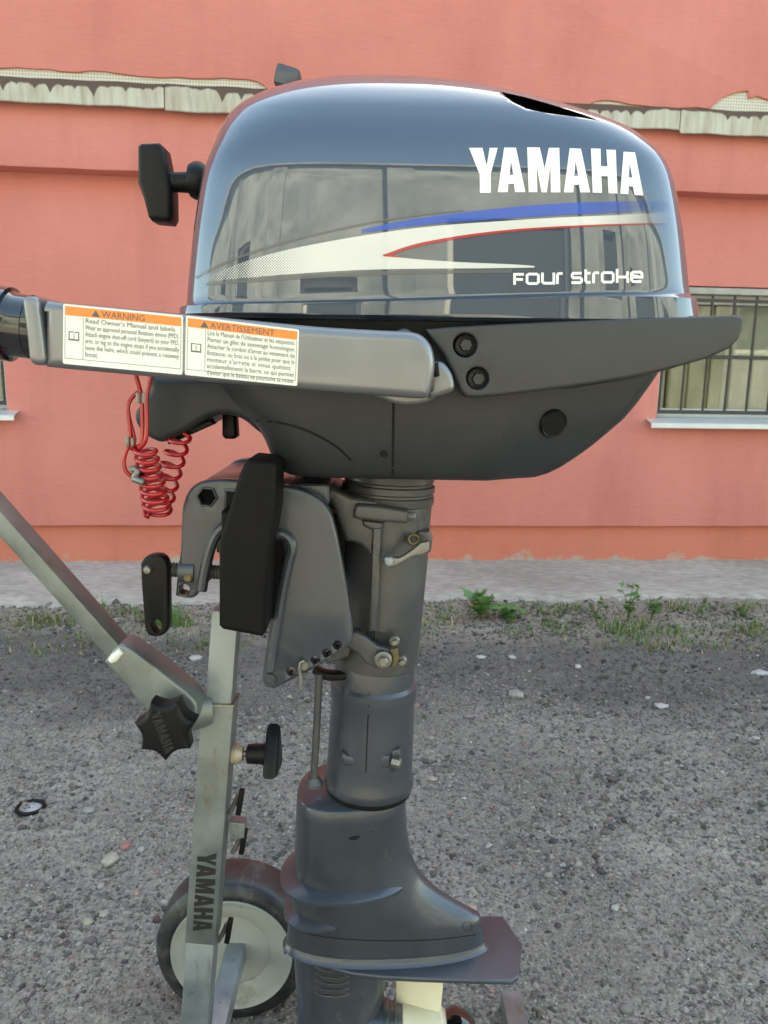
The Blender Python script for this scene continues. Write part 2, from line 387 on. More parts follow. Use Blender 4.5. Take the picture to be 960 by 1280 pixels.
def flashing_mat():
    m = bpy.data.materials.new('rusty_flashing'); m.use_nodes = True; T = m.node_tree; N, L = T.nodes, T.links
    b = N['Principled BSDF']; b.inputs['Roughness'].default_value = .5; b.inputs['Metallic'].default_value = .15
    g = N.new('ShaderNodeNewGeometry'); sp = N.new('ShaderNodeSeparateXYZ'); L.new(g.outputs['Position'], sp.inputs[0])
    cb = N.new('ShaderNodeCombineXYZ'); L.new(sp.outputs['X'], cb.inputs[0])
    n1 = N.new('ShaderNodeTexVoronoi'); n1.voronoi_dimensions = '1D'; n1.inputs['Scale'].default_value = 27; n1.inputs['Randomness'].default_value = 1.0; L.new(sp.outputs['X'], n1.inputs['W'])
    n2 = N.new('ShaderNodeTexNoise'); n2.inputs['Scale'].default_value = 2.2; n2.inputs['Detail'].default_value = 2; L.new(cb.outputs[0], n2.inputs['Vector'])
    # drip length below the top edge (m)
    pw_ = N.new('ShaderNodeMath'); pw_.operation = 'POWER'; pw_.inputs[1].default_value = 2.6; L.new(n1.outputs['Distance'], pw_.inputs[0])
    a = N.new('ShaderNodeMath'); a.operation = 'MULTIPLY_ADD'; a.inputs[1].default_value = .055; a.inputs[2].default_value = .0; L.new(pw_.outputs[0], a.inputs[0])
    a2 = N.new('ShaderNodeMapRange'); a2.inputs['From Min'].default_value = .35; a2.inputs['From Max'].default_value = .5; a2.inputs['To Min'].default_value = 0; a2.inputs['To Max'].default_value = .010; L.new(n2.outputs['Fac'], a2.inputs['Value'])
    sm0 = N.new('ShaderNodeMath'); sm0.operation = 'ADD'; L.new(a.outputs[0], sm0.inputs[0]); L.new(a2.outputs[0], sm0.inputs[1])
    n5 = N.new('ShaderNodeTexNoise'); n5.inputs['Scale'].default_value = 38; n5.inputs['Detail'].default_value = 4; L.new(g.outputs['Position'], n5.inputs['Vector'])
    ms = N.new('ShaderNodeMapRange'); ms.inputs['From Min'].default_value = .42; ms.inputs['From Max'].default_value = .52; L.new(n2.outputs['Fac'], ms.inputs['Value'])
    s1 = N.new('ShaderNodeMath'); s1.operation = 'MULTIPLY'; L.new(sm0.outputs[0], s1.inputs[0]); L.new(ms.outputs[0], s1.inputs[1])
    sm = N.new('ShaderNodeMath'); sm.operation = 'MULTIPLY_ADD'; L.new(n5.outputs['Fac'], sm.inputs[0]); sm.inputs[1].default_value = .016; L.new(s1.outputs[0], sm.inputs[2])
    d = N.new('ShaderNodeMath'); d.operation = 'SUBTRACT'; d.inputs[0].default_value = 1.788; L.new(sp.outputs['Z'], d.inputs[1])
    df = N.new('ShaderNodeMath'); df.operation = 'SUBTRACT'; L.new(sm.outputs[0], df.inputs[0]); L.new(d.outputs[0], df.inputs[1])
    k = N.new('ShaderNodeMapRange'); k.inputs['From Min'].default_value = -.003; k.inputs['From Max'].default_value = .002; L.new(df.outputs[0], k.inputs['Value'])
    n3 = N.new('ShaderNodeTexNoise'); n3.inputs['Scale'].default_value = 14; n3.inputs['Detail'].default_value = 5
    mp = N.new('ShaderNodeMapping'); mp.inputs['Scale'].default_value = (3, 1, .4); L.new(g.outputs['Position'], mp.inputs[0]); L.new(mp.outputs[0], n3.inputs['Vector'])
    rp = N.new('ShaderNodeValToRGB'); rp.color_ramp.elements[0].position = .3; rp.color_ramp.elements[0].color = (.33, .27, .19, 1); rp.color_ramp.elements[1].position = .62; rp.color_ramp.elements[1].color = (.47, .44, .36, 1); L.new(n3.outputs['Fac'], rp.inputs[0])
    x = N.new('ShaderNodeMix'); x.data_type = 'RGBA'; L.new(k.outputs[0], x.inputs[0]); L.new(rp.outputs[0], x.inputs['A']); x.inputs['B'].default_value = (.085, .045, .03, 1)
    L.new(x.outputs['Result'], b.inputs['Base Color'])
    return m
M_flash = flashing_mat()
def lath_mat():
    m = bpy.data.materials.new('mesh_on_plaster'); m.use_nodes = True; T = m.node_tree; N, L = T.nodes, T.links
    b = N['Principled BSDF']; b.inputs['Roughness'].default_value = .85
    g = N.new('ShaderNodeNewGeometry'); mp = N.new('ShaderNodeMapping'); mp.inputs['Scale'].default_value = (95, 0, 95); L.new(g.outputs['Position'], mp.inputs[0])
    br = N.new('ShaderNodeTexBrick'); br.offset = 0; br.inputs['Scale'].default_value = 1; br.inputs['Brick Width'].default_value = 1; br.inputs['Row Height'].default_value = 1; br.inputs['Mortar Size'].default_value = .16
    sx = N.new('ShaderNodeSeparateXYZ'); cx = N.new('ShaderNodeCombineXYZ'); L.new(mp.outputs[0], sx.inputs[0]); L.new(sx.outputs['X'], cx.inputs[0]); L.new(sx.outputs['Z'], cx.inputs[1]); L.new(cx.outputs[0], br.inputs['Vector'])
    br.inputs['Color1'].default_value = (.40, .35, .28, 1); br.inputs['Color2'].default_value = (.46, .41, .33, 1); br.inputs['Mortar'].default_value = (.66, .63, .55, 1)
    L.new(br.outputs[0], b.inputs['Base Color']); return m
M_lath = lath_mat()
def ground_mat():
    m = bpy.data.materials.new('slag_gravel'); m.use_nodes = True; T = m.node_tree; N, L = T.nodes, T.links
    b = N['Principled BSDF']; b.inputs['Roughness'].default_value = .9; b.inputs['Specular IOR Level'].default_value = .3
    g = N.new('ShaderNodeNewGeometry')
    def noise(s, d=6, r=.6):
        n = N.new('ShaderNodeTexNoise'); n.inputs['Scale'].default_value = s; n.inputs['Detail'].default_value = d; n.inputs['Roughness'].default_value = r
        L.new(g.outputs['Position'], n.inputs['Vector']); return n
    n1 = noise(2.6, 5); n2 = noise(160, 4, .7)
    rp = N.new('ShaderNodeValToRGB'); e = rp.color_ramp.elements
    e[0].position = .32; e[0].color = (.165, .145, .124, 1); e[1].position = .7; e[1].color = (.30, .268, .232, 1)
    L.new(n1.outputs['Fac'], rp.inputs[0])
    r2 = N.new('ShaderNodeValToRGB'); e = r2.color_ramp.elements
    e[0].position = .3; e[0].color = (.25, .25, .25, 1); e[1].position = .75; e[1].color = (.85, .84, .82, 1); L.new(n2.outputs['Fac'], r2.inputs[0])
    x = N.new('ShaderNodeMix'); x.data_type = 'RGBA'; x.blend_type = 'OVERLAY'; x.inputs[0].default_value = .95
    L.new(rp.outputs[0], x.inputs['A']); L.new(r2.outputs[0], x.inputs['B'])
    # band of darker slag before the grass
    spd = N.new('ShaderNodeSeparateXYZ'); L.new(g.outputs['Position'], spd.inputs[0]); nd = noise(2.2, 6, .6)
    md_ = N.new('ShaderNodeMath'); md_.operation = 'MULTIPLY_ADD'; L.new(nd.outputs['Fac'], md_.inputs[0]); md_.inputs[1].default_value = .9; L.new(spd.outputs['Y'], md_.inputs[2])
    kd = N.new('ShaderNodeMapRange'); kd.inputs['From Min'].default_value = 2.12; kd.inputs['From Max'].default_value = 2.34; kd.inputs['To Max'].default_value = .6; L.new(md_.outputs[0], kd.inputs['Value'])
    xd = N.new('ShaderNodeMix'); xd.data_type = 'RGBA'; L.new(kd.outputs[0], xd.inputs[0]); L.new(x.outputs['Result'], xd.inputs['A']); xd.inputs['B'].default_value = (.085, .076, .070, 1); x = xd
    # soil strip near the wall
    sp = N.new('ShaderNodeSeparateXYZ'); L.new(g.outputs['Position'], sp.inputs[0])
    n3 = noise(7, 6, .65)
    ma = N.new('ShaderNodeMath'); ma.operation = 'MULTIPLY_ADD'; L.new(n3.outputs['Fac'], ma.inputs[0]); ma.inputs[1].default_value = .5; L.new(sp.outputs['Y'], ma.inputs[2])
    mr = N.new('ShaderNodeMapRange'); mr.inputs['From Min'].default_value = 2.42; mr.inputs['From Max'].default_value = 2.60; L.new(ma.outputs[0], mr.inputs['Value'])
    y = N.new('ShaderNodeMix'); y.data_type = 'RGBA'; L.new(mr.outputs[0], y.inputs[0]); L.new(x.outputs['Result'], y.inputs['A']); y.inputs['B'].default_value = (.30, .25, .20, 1)
    L.new(y.outputs['Result'], b.inputs['Base Color'])
    n4 = noise(210, 5, .7); bp = N.new('ShaderNodeBump'); bp.inputs['Strength'].default_value = .9; bp.inputs['Distance'].default_value = .003
    L.new(n4.outputs['Fac'], bp.inputs['Height']); L.new(bp.outputs[0], b.inputs['Normal'])
    return m
M_ground = ground_mat()
def attr_mat(name, rough=.8, trans=0.):
    m = bpy.data.materials.new(name); m.use_nodes = True; T = m.node_tree; N, L = T.nodes, T.links
    b = N['Principled BSDF']; b.inputs['Roughness'].default_value = rough; b.inputs['Specular IOR Level'].default_value = .3
    a = N.new('ShaderNodeAttribute'); a.attribute_name = 'tint'; L.new(a.outputs['Color'], b.inputs['Base Color'])
    if trans:
        tr = N.new('ShaderNodeBsdfTranslucent'); L.new(a.outputs['Color'], tr.inputs[0]); mx = N.new('ShaderNodeMixShader'); mx.inputs[0].default_value = trans
        L.new(b.outputs[0], mx.inputs[1]); L.new(tr.outputs[0], mx.inputs[2]); L.new(mx.outputs[0], N['Material Output'].inputs[0])
    return m
M_pebble = attr_mat('pebble_stone', .85)
M_grass = attr_mat('grass_blade', .6, .3)
M_leaf = mat('weed_leaf', (.06, .15, .035), .5, col2=(.13, .26, .08), vscale=40)
M_stem = mat('weed_stem', (.09, .12, .04), .6)
M_concrete = graded_wall('old_concrete', (.30, .26, .22), (.48, .43, .37), 1.0, brush=.8, bs=(26, 80, 40))
M_facade = graded_wall('facade_concrete', (.15, .165, .162), (.42, .43, .42), .3)

# ================================================================== the setting
def vnoise(x, y, s, seed):
    """value noise, x,y arrays, cell size 1/s"""
    r = np.random.default_rng(seed); T = r.random((256, 256))
    X, Y = x * s, y * s; i, j = np.floor(X).astype(int), np.floor(Y).astype(int); fx, fy = X - i, Y - j
    fx = fx * fx * (3 - 2 * fx); fy = fy * fy * (3 - 2 * fy)
    g = lambda a, b: T[a % 256, b % 256]
    return (g(i, j) * (1 - fx) + g(i + 1, j) * fx) * (1 - fy) + (g(i, j + 1) * (1 - fx) + g(i + 1, j + 1) * fx) * fy
def ground_h(x, y):
    x = np.asarray(x, float); y = np.asarray(y, float)
    h = (vnoise(x, y, 3.1, 1) - .5) * .022 + (vnoise(x, y, 11, 2) - .5) * .009
    k = vnoise(x, y, 5, 9)
    h += (vnoise(x, y, 47, 3) - .5) * .011 * (.3 + k) + (vnoise(x, y, 105, 4) - .5) * .0085 + (vnoise(x, y, 190, 5) - .5) * .0050
    # level under the trolley and a slight rise to the wall
    f = np.clip((2.5 - y) / 1.2, 0, 1)
    h = h * np.clip(.35 + .65 * np.hypot(x, y - .75) / .8, 0, 1) + (1 - f) * .012
    return np.where((np.abs(x) < 4) & (y > .3) & (y < 3.4), h, 0)
gx = np.concatenate([[-90, -40, -20, -10, -6, -4, -3, -2.4, -2], np.arange(-1.75, 1.9, .0068), [2, 2.2, 2.6, 3, 4, 6, 10, 20, 40, 90]])
gy = np.concatenate([[-90, -40, -20, -10, -5, -2, -.5, .1, .3, .5], np.geomspace(.62, 2.75, 380), [2.9, 3.05, 3.3, 4, 8, 20, 60, 120]])
GX, GY = np.meshgrid(gx, gy); GZ = ground_h(GX, GY)
nx, ny = len(gx), len(gy)
V = np.stack([GX.ravel(), GY.ravel(), GZ.ravel()], 1)
ii = (np.arange(ny - 1)[:, None] * nx + np.arange(nx - 1)[None]).ravel()
F = np.stack([ii, ii + 1, ii + nx + 1, ii + nx], 1)
def np_mesh(name, V, F, tint=None):
    me = bpy.data.meshes.new(name); k = F.shape[1]
    me.vertices.add(len(V)); me.vertices.foreach_set('co', V.astype(np.float32).ravel())
    me.loops.add(F.size); me.loops.foreach_set('vertex_index', F.astype(np.int32).ravel())
    me.polygons.add(len(F)); me.polygons.foreach_set('loop_start', np.arange(0, F.size, k, dtype=np.int32))
    me.update(calc_edges=True)
    if tint is not None:
        a = me.attributes.new('tint', 'FLOAT_COLOR', 'POINT'); c = np.ones((len(V), 4), np.float32); c[:, :3] = tint
        a.data.foreach_set('color', c.ravel())
    return me
o = link_mesh('ground', np_mesh('ground', V, F), M_ground, center=False, smooth=180)
tag(o, 'grey crushed slag and gravel yard', kind='structure')

# concrete apron along the wall foot (rough slab, worn front edge)
us = np.arange(-4.5, 4.51, .03); apv, apf = [], []
rows = 9
for i, u in enumerate(us):
    e = .50 + .06 * float(vnoise(np.array([u]), np.array([0.]), 3.3, 21)[0]) + .03 * float(vnoise(np.array([u]), np.array([0.]), 17, 22)[0])
    for j in range(rows):
        t = j / (rows - 1)
        off = -.03 + (e + .03) * t
        hz = .034 - .006 * t + .006 * (float(vnoise(np.array([u]), np.array([off]), 14, 23)[0]) - .5) - (.045 if j == rows - 1 else 0)
        apv.append(wpt(u, hz, off if j < rows - 1 else e + .012))
for i in range(len(us) - 1):
    for j in range(rows - 1):
        a = i * rows + j; apf.append((a, a + rows, a + rows + 1, a + 1))
o = add('concrete_pavement', (apv, apf), M_concrete, smooth=60); tag(o, 'worn pale concrete strip along the foot of the pink wall', kind='structure')

# ------------------------------------------------------------------ pink building
bld = empty('building', wpt(0, 0, 0), 'salmon pink stucco building with barred windows and a rusty metal ledge', 'building')
def wplate(name, loops, off, thick, mat, parent, bevel=.003):
    return plate3(name, loops, WO + WN * off, WU, ZA, thick, bevel, mat, parent, res=1)
uL = wuv(823, 490)[0]; uR = uL + 1.25           # right window opening
uL2 = wuv(7, 480)[0]                            # right edge of the left window
Z_PL, Z_SILL, Z_TOP, Z_ST, Z_F0, Z_F1 = .187, .645, 1.172, 1.507, 1.709, 1.788
rect = lambda a, b, c, d: [(a, c), (b, c), (b, d), (a, d)]
W0, W1 = -5.5, 15
wavy = [(u, Z_PL + .003 * (random.random() - .5)) for u in np.arange(-3, 3, .11)]
wplate('wall', [[(W0, Z_PL)] + wavy + [(W1, Z_PL), (W1, Z_ST + .05), (W0, Z_ST + .05)], rect(uL, uR, Z_SILL - .035, Z_TOP), rect(uL2 - 1.25, uL2, Z_SILL - .035, Z_TOP)], 0, .3, M_pink, bld)
wplate('plinth', [rect(W0, W1, -.3, Z_PL + .05)], -.026, .25, M_plinth, bld)
wplate('wall_band', [[(W0, Z_ST)] + [(u, Z_ST + .003 * (random.random() - .5)) for u in np.arange(-3, 3, .13)] + [(W1, Z_ST), (W1, Z_F1 + .02), (W0, Z_F1 + .02)]], .09, .3, M_pink, bld)
# upper wall with a broken lower edge
edgeL = [(-20, 84), (0, 85), (20, 84), (45, 86), (60, 86), (75, 89), (98, 90), (112, 88), (130, 89), (150, 92), (175, 95), (200, 97), (222, 96), (240, 98), (268, 98), (278, 97), (290, 98), (310, 99), (322, 102), (331, 107), (335, 113)]
edgeR = [(690, 128), (700, 129), (738, 130), (746, 126), (762, 125), (775, 127), (786, 130), (826, 134), (850, 135), (870, 134), (888, 136), (893, 130), (903, 122), (918, 116), (933, 113.5), (936, 114), (936, 123), (946, 120), (956, 123), (968, 127), (980, 134), (1000, 141)]
OFFU = .115
eL = [wuv(x, y, OFFU) for x, y in edgeL]; eR = [wuv(x, y, OFFU) for x, y in edgeR]
up_loop = [(W0, Z_F1 - .004), (eL[0][0] - .05, Z_F1 - .004)] + eL + [(eL[-1][0] + .01, Z_F1 - .006)] + [(u, Z_F1 + .003 + .004 * (random.random() - .5)) for u in np.arange(eL[-1][0] + .05, eR[0][0] - .05, .04)] + eR + [(eR[-1][0] + .03, Z_F1 - .004), (W1, Z_F1 - .004), (W1, 4.4), (W0, 4.4)]
wplate('upper_wall', [up_loop], OFFU, .3, M_pink, bld, .002)
wplate('exposed_mesh', [rect(-3.5, 3.5, Z_F1 + .0, Z_F1 + .14)], OFFU - .010, .02, M_lath, bld, .001)
add('building_body', bbox(WO - WN * 2.35 + WU * 4.75 + Vector((0, 0, 2.1)), WU * 10.2, WN * 2.0, ZA * 2.2), M_pink, bld, smooth=None)
# flashing: thin bent sheet in several lengths, slightly misaligned
cuts = [-4.0, wuv(205, 130, .127)[0], wuv(790, 150, .127)[0] - .55, wuv(850, 150, .127)[0], 4.0]
for k in range(4):
    a, b = cuts[k] + (.004 if k else 0), cuts[k + 1]
    dz = [0.0, -.008, .004, -.006][k]
    n = max(2, int((b - a) / .05)); vv, ff = [], []
    prof = [(.095, Z_F1 + .004), (OFFU + .004, Z_F1 + .002), (OFFU + .010, Z_F1 - .004), (OFFU + .012, Z_F0 + .004), (OFFU + .02, Z_F0), (OFFU + .018, Z_F0 - .003), (OFFU + .006, Z_F0 + .004), (OFFU + .004, Z_F1 - .01)]
    for i in range(n + 1):
        u = a + (b - a) * i / n
        for (of, z) in prof: vv.append(wpt(u, z + dz * (1 if z < Z_F0 + .02 else 0) + .0016 * sin(u * 31 + k), of + .0015 * sin(u * 23 + 2 * k)))
    m = len(prof)
    for i in range(n):
        for j in range(m): ff.append((i * m + j, (i + 1) * m + j, (i + 1) * m + (j + 1) % m, i * m + (j + 1) % m))
    ff += [tuple(range(m)), tuple(n * m + j for j in range(m))]
    add('ledge_flashing', (vv, ff), M_flash, bld, smooth=20)

def make_window(u0, u1, flip):
    dp = -.085                                          # glazing plane behind the wall face
    fw = .035
    win = wplate('window', [rect(u0 + .002, u1 - .002, Z_SILL + .0, Z_TOP - .03), rect(u0 + fw, u1 - fw, Z_SILL + fw, Z_TOP - .03 - fw)], dp + .03, .05, M_frame, bld, .004)
    add('window_head', bbox(wpt((u0 + u1) / 2, Z_TOP - .017, dp + .045), WU * ((u1 - u0) / 2 - .003), WN * .035, ZA * .013, .003), M_frameg, win, smooth=None)
    add('pane', bbox(wpt((u0 + u1) / 2, (Z_SILL + Z_TOP) / 2, dp - .004), WU * ((u1 - u0) / 2 - .01), WN * .002, ZA * ((Z_TOP - Z_SILL) / 2 - .02)), M_glass, win, smooth=None)
    # olive pleated blind and a pale net curtain
    def pleat(name, a, b, off, amp, wave, m):
        n = 60; top, bot = Z_TOP - .06, Z_SILL + .01; vv, ff = [], []
        for i in range(n + 1):
            u = a + (b - a) * i / n; q = off + amp * sin(i / n * (b - a) / wave * 2 * pi)
            vv += [wpt(u, bot, q), wpt(u, top, q), wpt(u, top, q - .004), wpt(u, bot, q - .004)]
        for i in range(n):
            for j in range(4): ff.append((i * 4 + j, i * 4 + 4 + j, i * 4 + 4 + (j + 1) % 4, i * 4 + (j + 1) % 4))
        add(name, (vv, ff), m, win, smooth=60)
    s = -1 if flip else 1; base = u1 if flip else u0
    rngu = lambda a, b: (min(base + s * a, base + s * b), max(base + s * a, base + s * b))
    pleat('net_curtain', *rngu(.01, .085), dp - .05, .003, .05, M_lace)
    pleat('blind', *rngu(.09, .335), dp - .045, .006, .055, M_curtain)
    pleat('net_curtain', *rngu(.34, .72), dp - .055, .003, .045, M_lace)
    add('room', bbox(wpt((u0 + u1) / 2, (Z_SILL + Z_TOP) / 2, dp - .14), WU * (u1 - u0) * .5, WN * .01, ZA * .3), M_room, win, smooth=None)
    # iron grille
    off = dp + .075
    for k in range(14):
        u = base + s * (.012 + .094 * k)
        if not (u0 < u < u1): continue
        add('bar', tube([wpt(u, Z_SILL + .02, off), wpt(u + .0015 * sin(k * 3), .5 * (Z_SILL + Z_TOP), off + .001), wpt(u, Z_TOP - .03, off)], .0055, 8), M_bar, win)
    for z, hh in ((Z_SILL + .024, .008), (.895, .007), (Z_TOP - .055, .007)):
        add('grille_rail', bbox(wpt((u0 + u1) / 2, z, off + .008), WU * ((u1 - u0) / 2 - .004), WN * .003, ZA * hh, .001), M_bar, win, smooth=None)
    # sloping metal sill
    e0, e1 = u0 - .045, u1 + .045
    pr = [(-.09, Z_SILL + .004), (.006, Z_SILL - .006), (.058, Z_SILL - .017), (.062, Z_SILL - .020), (.063, Z_SILL - .038), (.060, Z_SILL - .038), (.056, Z_SILL - .022), (-.09, Z_SILL - .006)]
    vv = [wpt(min(max(u, u0 + .001), u1 - .001) if of < 0 else u, z, of) for u in (e0, e1) for (of, z) in pr]; m = len(pr)
    ff = [(j, m + j, m + (j + 1) % m, (j + 1) % m) for j in range(m)] + [tuple(range(m)), tuple(m + j for j in range(m))]
    add('sill', (vv, ff), M_sill, win, smooth=None)
make_window(uL, uR, False)
make_window(uL2 - 1.25, uL2, True)

# ------------------------------------------------------------------ sunlit building across the yard (seen only in the gloss of the cowl)
FY = -6.6
opp = empty('concrete_building', (0, FY, 0), 'pale grey concrete building across the yard, mirrored in the engine cowl', 'building')
FH = 5.2
wins = [(-7.5, -6.3, 1.2, 3.0), (-4.6, -3.4, 1.2, 3.0), (-1.2, -.35, .0, 2.3), (.55, 2.0, .9, 3.4), (2.9, 3.5, 2.1, 3.3), (4.3, 6.2, .0, 2.9), (8, 9.4, 1.2, 3)]
oo = Vector((0, FY, 0)); ux = Vector((-1, 0, 0))
plate3('wall', [rect(-16, 16, 0, FH)] + [rect(-b, -a, c + .02, d) for a, b, c, d in wins], oo, ux, ZA, .4, .004, M_facade, opp, res=1)
for (a, b, c, d) in wins:
    wq = plate3('window', [rect(-b, -a, c + .02, d), rect(-b + .07, -a - .07, c + .09, d - .07)], oo - YA * .2, ux, ZA, .06, .004, M_frame, opp, res=1)
    add('pane', bbox(oo + Vector(((a + b) / 2, -.24, (c + d) / 2)), XA * ((b - a) / 2 - .06), YA * .004, ZA * ((d - c) / 2 - .05)), M_room, wq, smooth=None)
for x, ww in ((-5.5, .22), (-2.1, .3), (.1, .14), (2.45, .2), (3.95, .12), (7, .3)):
    add('pilaster', bbox(oo + Vector((x, .07, FH / 2)), XA * ww, YA * .07, ZA * (FH / 2 - .02), .01), M_facade, opp, smooth=None)
add('cornice', bbox(oo + Vector((0, .1, FH + .12)), XA * 16, YA * .3, ZA * .12, .02), M_facade, opp, smooth=None)
add('roof', bbox(oo + Vector((0, -3, FH - .1)), XA * 15.9, YA * 2.6, ZA * .1, .02), M_facade, opp, smooth=None)

# ================================================================== outboard motor
MID = .68
mot = empty('outboard_motor', atY(440, 1275, MID), 'dark blue-grey four stroke outboard motor clamped upright on a steel trolley', 'outboard motor')
NB = 160
# ---- upper cowl: stacked plan sections
cl = [(228, 402), (229, 370), (231, 340), (235, 305), (241, 265), (250, 222), (262, 182), (274, 158), (292, 138), (325, 119), (360, 106), (400, 98), (440, 93.5), (478, 92)]
crr = [(866, 402), (864, 378), (860, 345), (855, 300), (848, 255), (839, 217), (826, 190), (806, 172), (782, 161), (742, 148), (700, 135), (650, 121), (600, 109), (560, 100), (520, 95), (478, 92)]
YE = lambda py: MID - .022 - .052 * float(smoothstep(100, 190, py))
Lp = [atY(q.x, q.y, YE(q.y)) for q in cr([(a, b, 0) for a, b in cl], 6, False)]
Rp = [atY(q.x, q.y, YE(q.y)) for q in cr([(a, b, 0) for a, b in crr], 6, False)]
lz = np.maximum.accumulate([p.z for p in Lp]); lx = [p.x for p in Lp]
rz = np.maximum.accumulate([p.z for p in Rp]); rx = [p.x for p in Rp]
ZT = min(lz[-1], rz[-1]); ZB = atY(600, 402, .56).z
zs = np.concatenate([np.linspace(ZB, ZB + .034, 18), np.linspace(ZB + .037, ZT - .07, 24), ZT - .07 + .0698 * np.sin(np.linspace(.03, 1, 46) * pi / 2)])
wt = np.array([0, .15, .35, .52, .62, .70, .78, .85, .91, .955, .985, 1.0])
wv = np.array([.122, .1215, .1195, .1165, .1125, .106, .0965, .083, .066, .047, .028, .004])
def cowl_w(t):
    return float(np.interp(t, np.linspace(0, 1, 400), np.convolve(np.pad(np.interp(np.linspace(0, 1, 400), wt, wv), 12, mode='edge'), np.ones(25) / 25, 'valid')))
rings = []
for z in zs:
    t = (z - ZB) / (ZT - ZB)
    a, b = np.interp(z, lz, lx), np.interp(z, rz, rx)
    n = 6.2 - 3.8 * smoothstep(.55, 1, t)
    r = superring((a + b) / 2, MID, float(z), max((b - a) / 2, .003), max(cowl_w(t), .002), float(n), NB)
    out = []
    for p in r:                                           # rim bead along the lower edge, growing towards the stern
        H = .012 + .016 * float(smoothstep(-.16, .24, p.x)); q = (p.z - ZB) / .034
        z2 = ZB + q * H if q <= 1 else p.z + (H - .034) * max(0, 1 - (p.z - ZB - .034) / .07)
        p = Vector((p.x, p.y, z2))
        k = 1 - float(smoothstep(.70, .84, q))
        dv = Vector((p.x - (a + b) / 2, (p.y - MID) * 1.8, 0)); dv.normalize()
        lowin = .004 * (1 - smoothstep(ZB, ZB + .003, p.z))
        out.append(p + dv * (.0042 * k - lowin))
    rings.append(out)
v, f = loft(rings)
cowl = add('upper_cowl', (v, f), [M_cowl, M_hole], mot, smooth=60)
# air intake slot under the hood at the rear of the cowl: real cut
cut_px = [(626, 114.5), (632, 121), (642, 128), (658, 136), (680, 141), (705, 144.5), (728, 147), (748, 151), (735, 145), (712, 137.5), (684, 129), (655, 121)]
_bv = BVHTree.FromPolygons(v, f)
hits = []
for (x_, y_) in cut_px:
    d_ = ray(x_, y_).normalized(); h_ = _bv.ray_cast(CAM, d_); hits.append((d_, h_[3]))
_far = max([t for _, t in hits if t] or [.68])
ringsc = [[CAM + d_ * ((t_ or _far) + e_) for d_, t_ in hits] for e_ in (-.03, .045)]
cutter = add('cut', loft(ringsc), M_hole, None, smooth=None)
md = cowl.modifiers.new('slot', 'BOOLEAN'); md.operation = 'DIFFERENCE'; md.object = cutter; md.solver = 'EXACT'
md.material_mode = 'TRANSFER'
bpy.context.view_layer.update()
dg = bpy.context.evaluated_depsgraph_get()
nm = bpy.data.meshes.new_from_object(cowl.evaluated_get(dg), preserve_all_data_layers=True, depsgraph=dg)
cowl.modifiers.clear()
if len(nm.polygons) > 1000: cowl.data = nm
bpy.data.objects.remove(cutter)
nm.shade_smooth(); nm.set_sharp_from_angle(angle=radians(40))
def bvh_of(o):
    off = ORIG[o.name]; me = o.data
    return BVHTree.FromPolygons([v.co + off for v in me.vertices], [tuple(p.vertices) for p in me.polygons])
BV_COWL = bvh_of(cowl)

def decal(name, loops, bvh, m, parent, off=.0003, cell=14, fallbackY=.56, uv=True):
    bm = fill2d(loops)
    bmesh.ops.triangulate(bm, faces=bm.faces)
    xs = [v.co.x for v in bm.verts]; ys = [v.co.y for v in bm.verts]
    for ax, lo, hi in ((0, min(xs), max(xs)), (1, min(ys), max(ys))):
        g = math.floor(lo / cell) * cell + cell
        while g < hi:
            co = [0, 0, 0]; co[ax] = g; no = [0, 0, 0]; no[ax] = 1
            bmesh.ops.bisect_plane(bm, geom=bm.verts[:] + bm.edges[:] + bm.faces[:], plane_co=co, plane_no=no, dist=1e-4)
            g += cell
    lay = bm.loops.layers.uv.new('px')
    for fc in bm.faces:
        for lp in fc.loops: lp[lay].uv = (lp.vert.co.x / 100, lp.vert.co.y / 100)
    for v in bm.verts:
        d = ray(v.co.x, v.co.y).normalized(); h = bvh.ray_cast(CAM, d)
        if h[0] is None: p = atY(v.co.x, v.co.y, fallbackY)
        else:
            nrm = h[1] if h[1].dot(d) < 0 else -h[1]; p = h[0] + nrm * off
        v.co = p
    bmesh.ops.recalc_face_normals(bm, faces=bm.faces)
    me = bpy.data.meshes.new(name); bm.to_mesh(me); bm.free()
    if sum(p.normal.y for p in me.polygons) > 0: me.flip_normals()
    return link_mesh(name, me, m, parent, smooth=60)

# lettering outlines, in the units of an enlarged view of the photograph
LET = [
    ('Y', [[(60, 93), (122, 93), (139, 168), (143, 168), (155, 93), (192, 93), (160, 212), (160, 300), (110, 300), (109, 216)]]),
    ('A', [[(222, 92), (276, 92), (320, 297), (272, 297), (266, 258), (242, 258), (238, 297), (192, 297)], [(253, 150), (264, 218), (247, 218)]]),
    ('M', [[(328, 91), (386, 91), (408, 188), (428, 93), (476, 93), (481, 298), (437, 298), (435, 178), (418, 298), (394, 298), (372, 178), (375, 297), (335, 297)]]),
    ('A', [[(524, 95), (576, 97), (618, 298), (573, 298), (567, 263), (544, 263), (540, 298), (497, 298)], [(551, 152), (563, 222), (545, 222)]]),
    ('H', [[(622, 96), (666, 97), (668, 178), (698, 178), (693, 101), (736, 103), (744, 303), (703, 302), (699, 224), (670, 223), (673, 300), (630, 299)]]),
    ('A', [[(772, 111), (825, 114), (863, 312), (823, 310), (815, 271), (796, 270), (794, 306), (757, 304)], [(800, 165), (812, 230), (796, 229)]]),
]
for ch, loops in LET:
    decal('letter', [[(570 + x / 3.692, 160 + y / 3.692) for x, y in lp] for lp in loops], BV_COWL, M_letter, cowl, .0004)

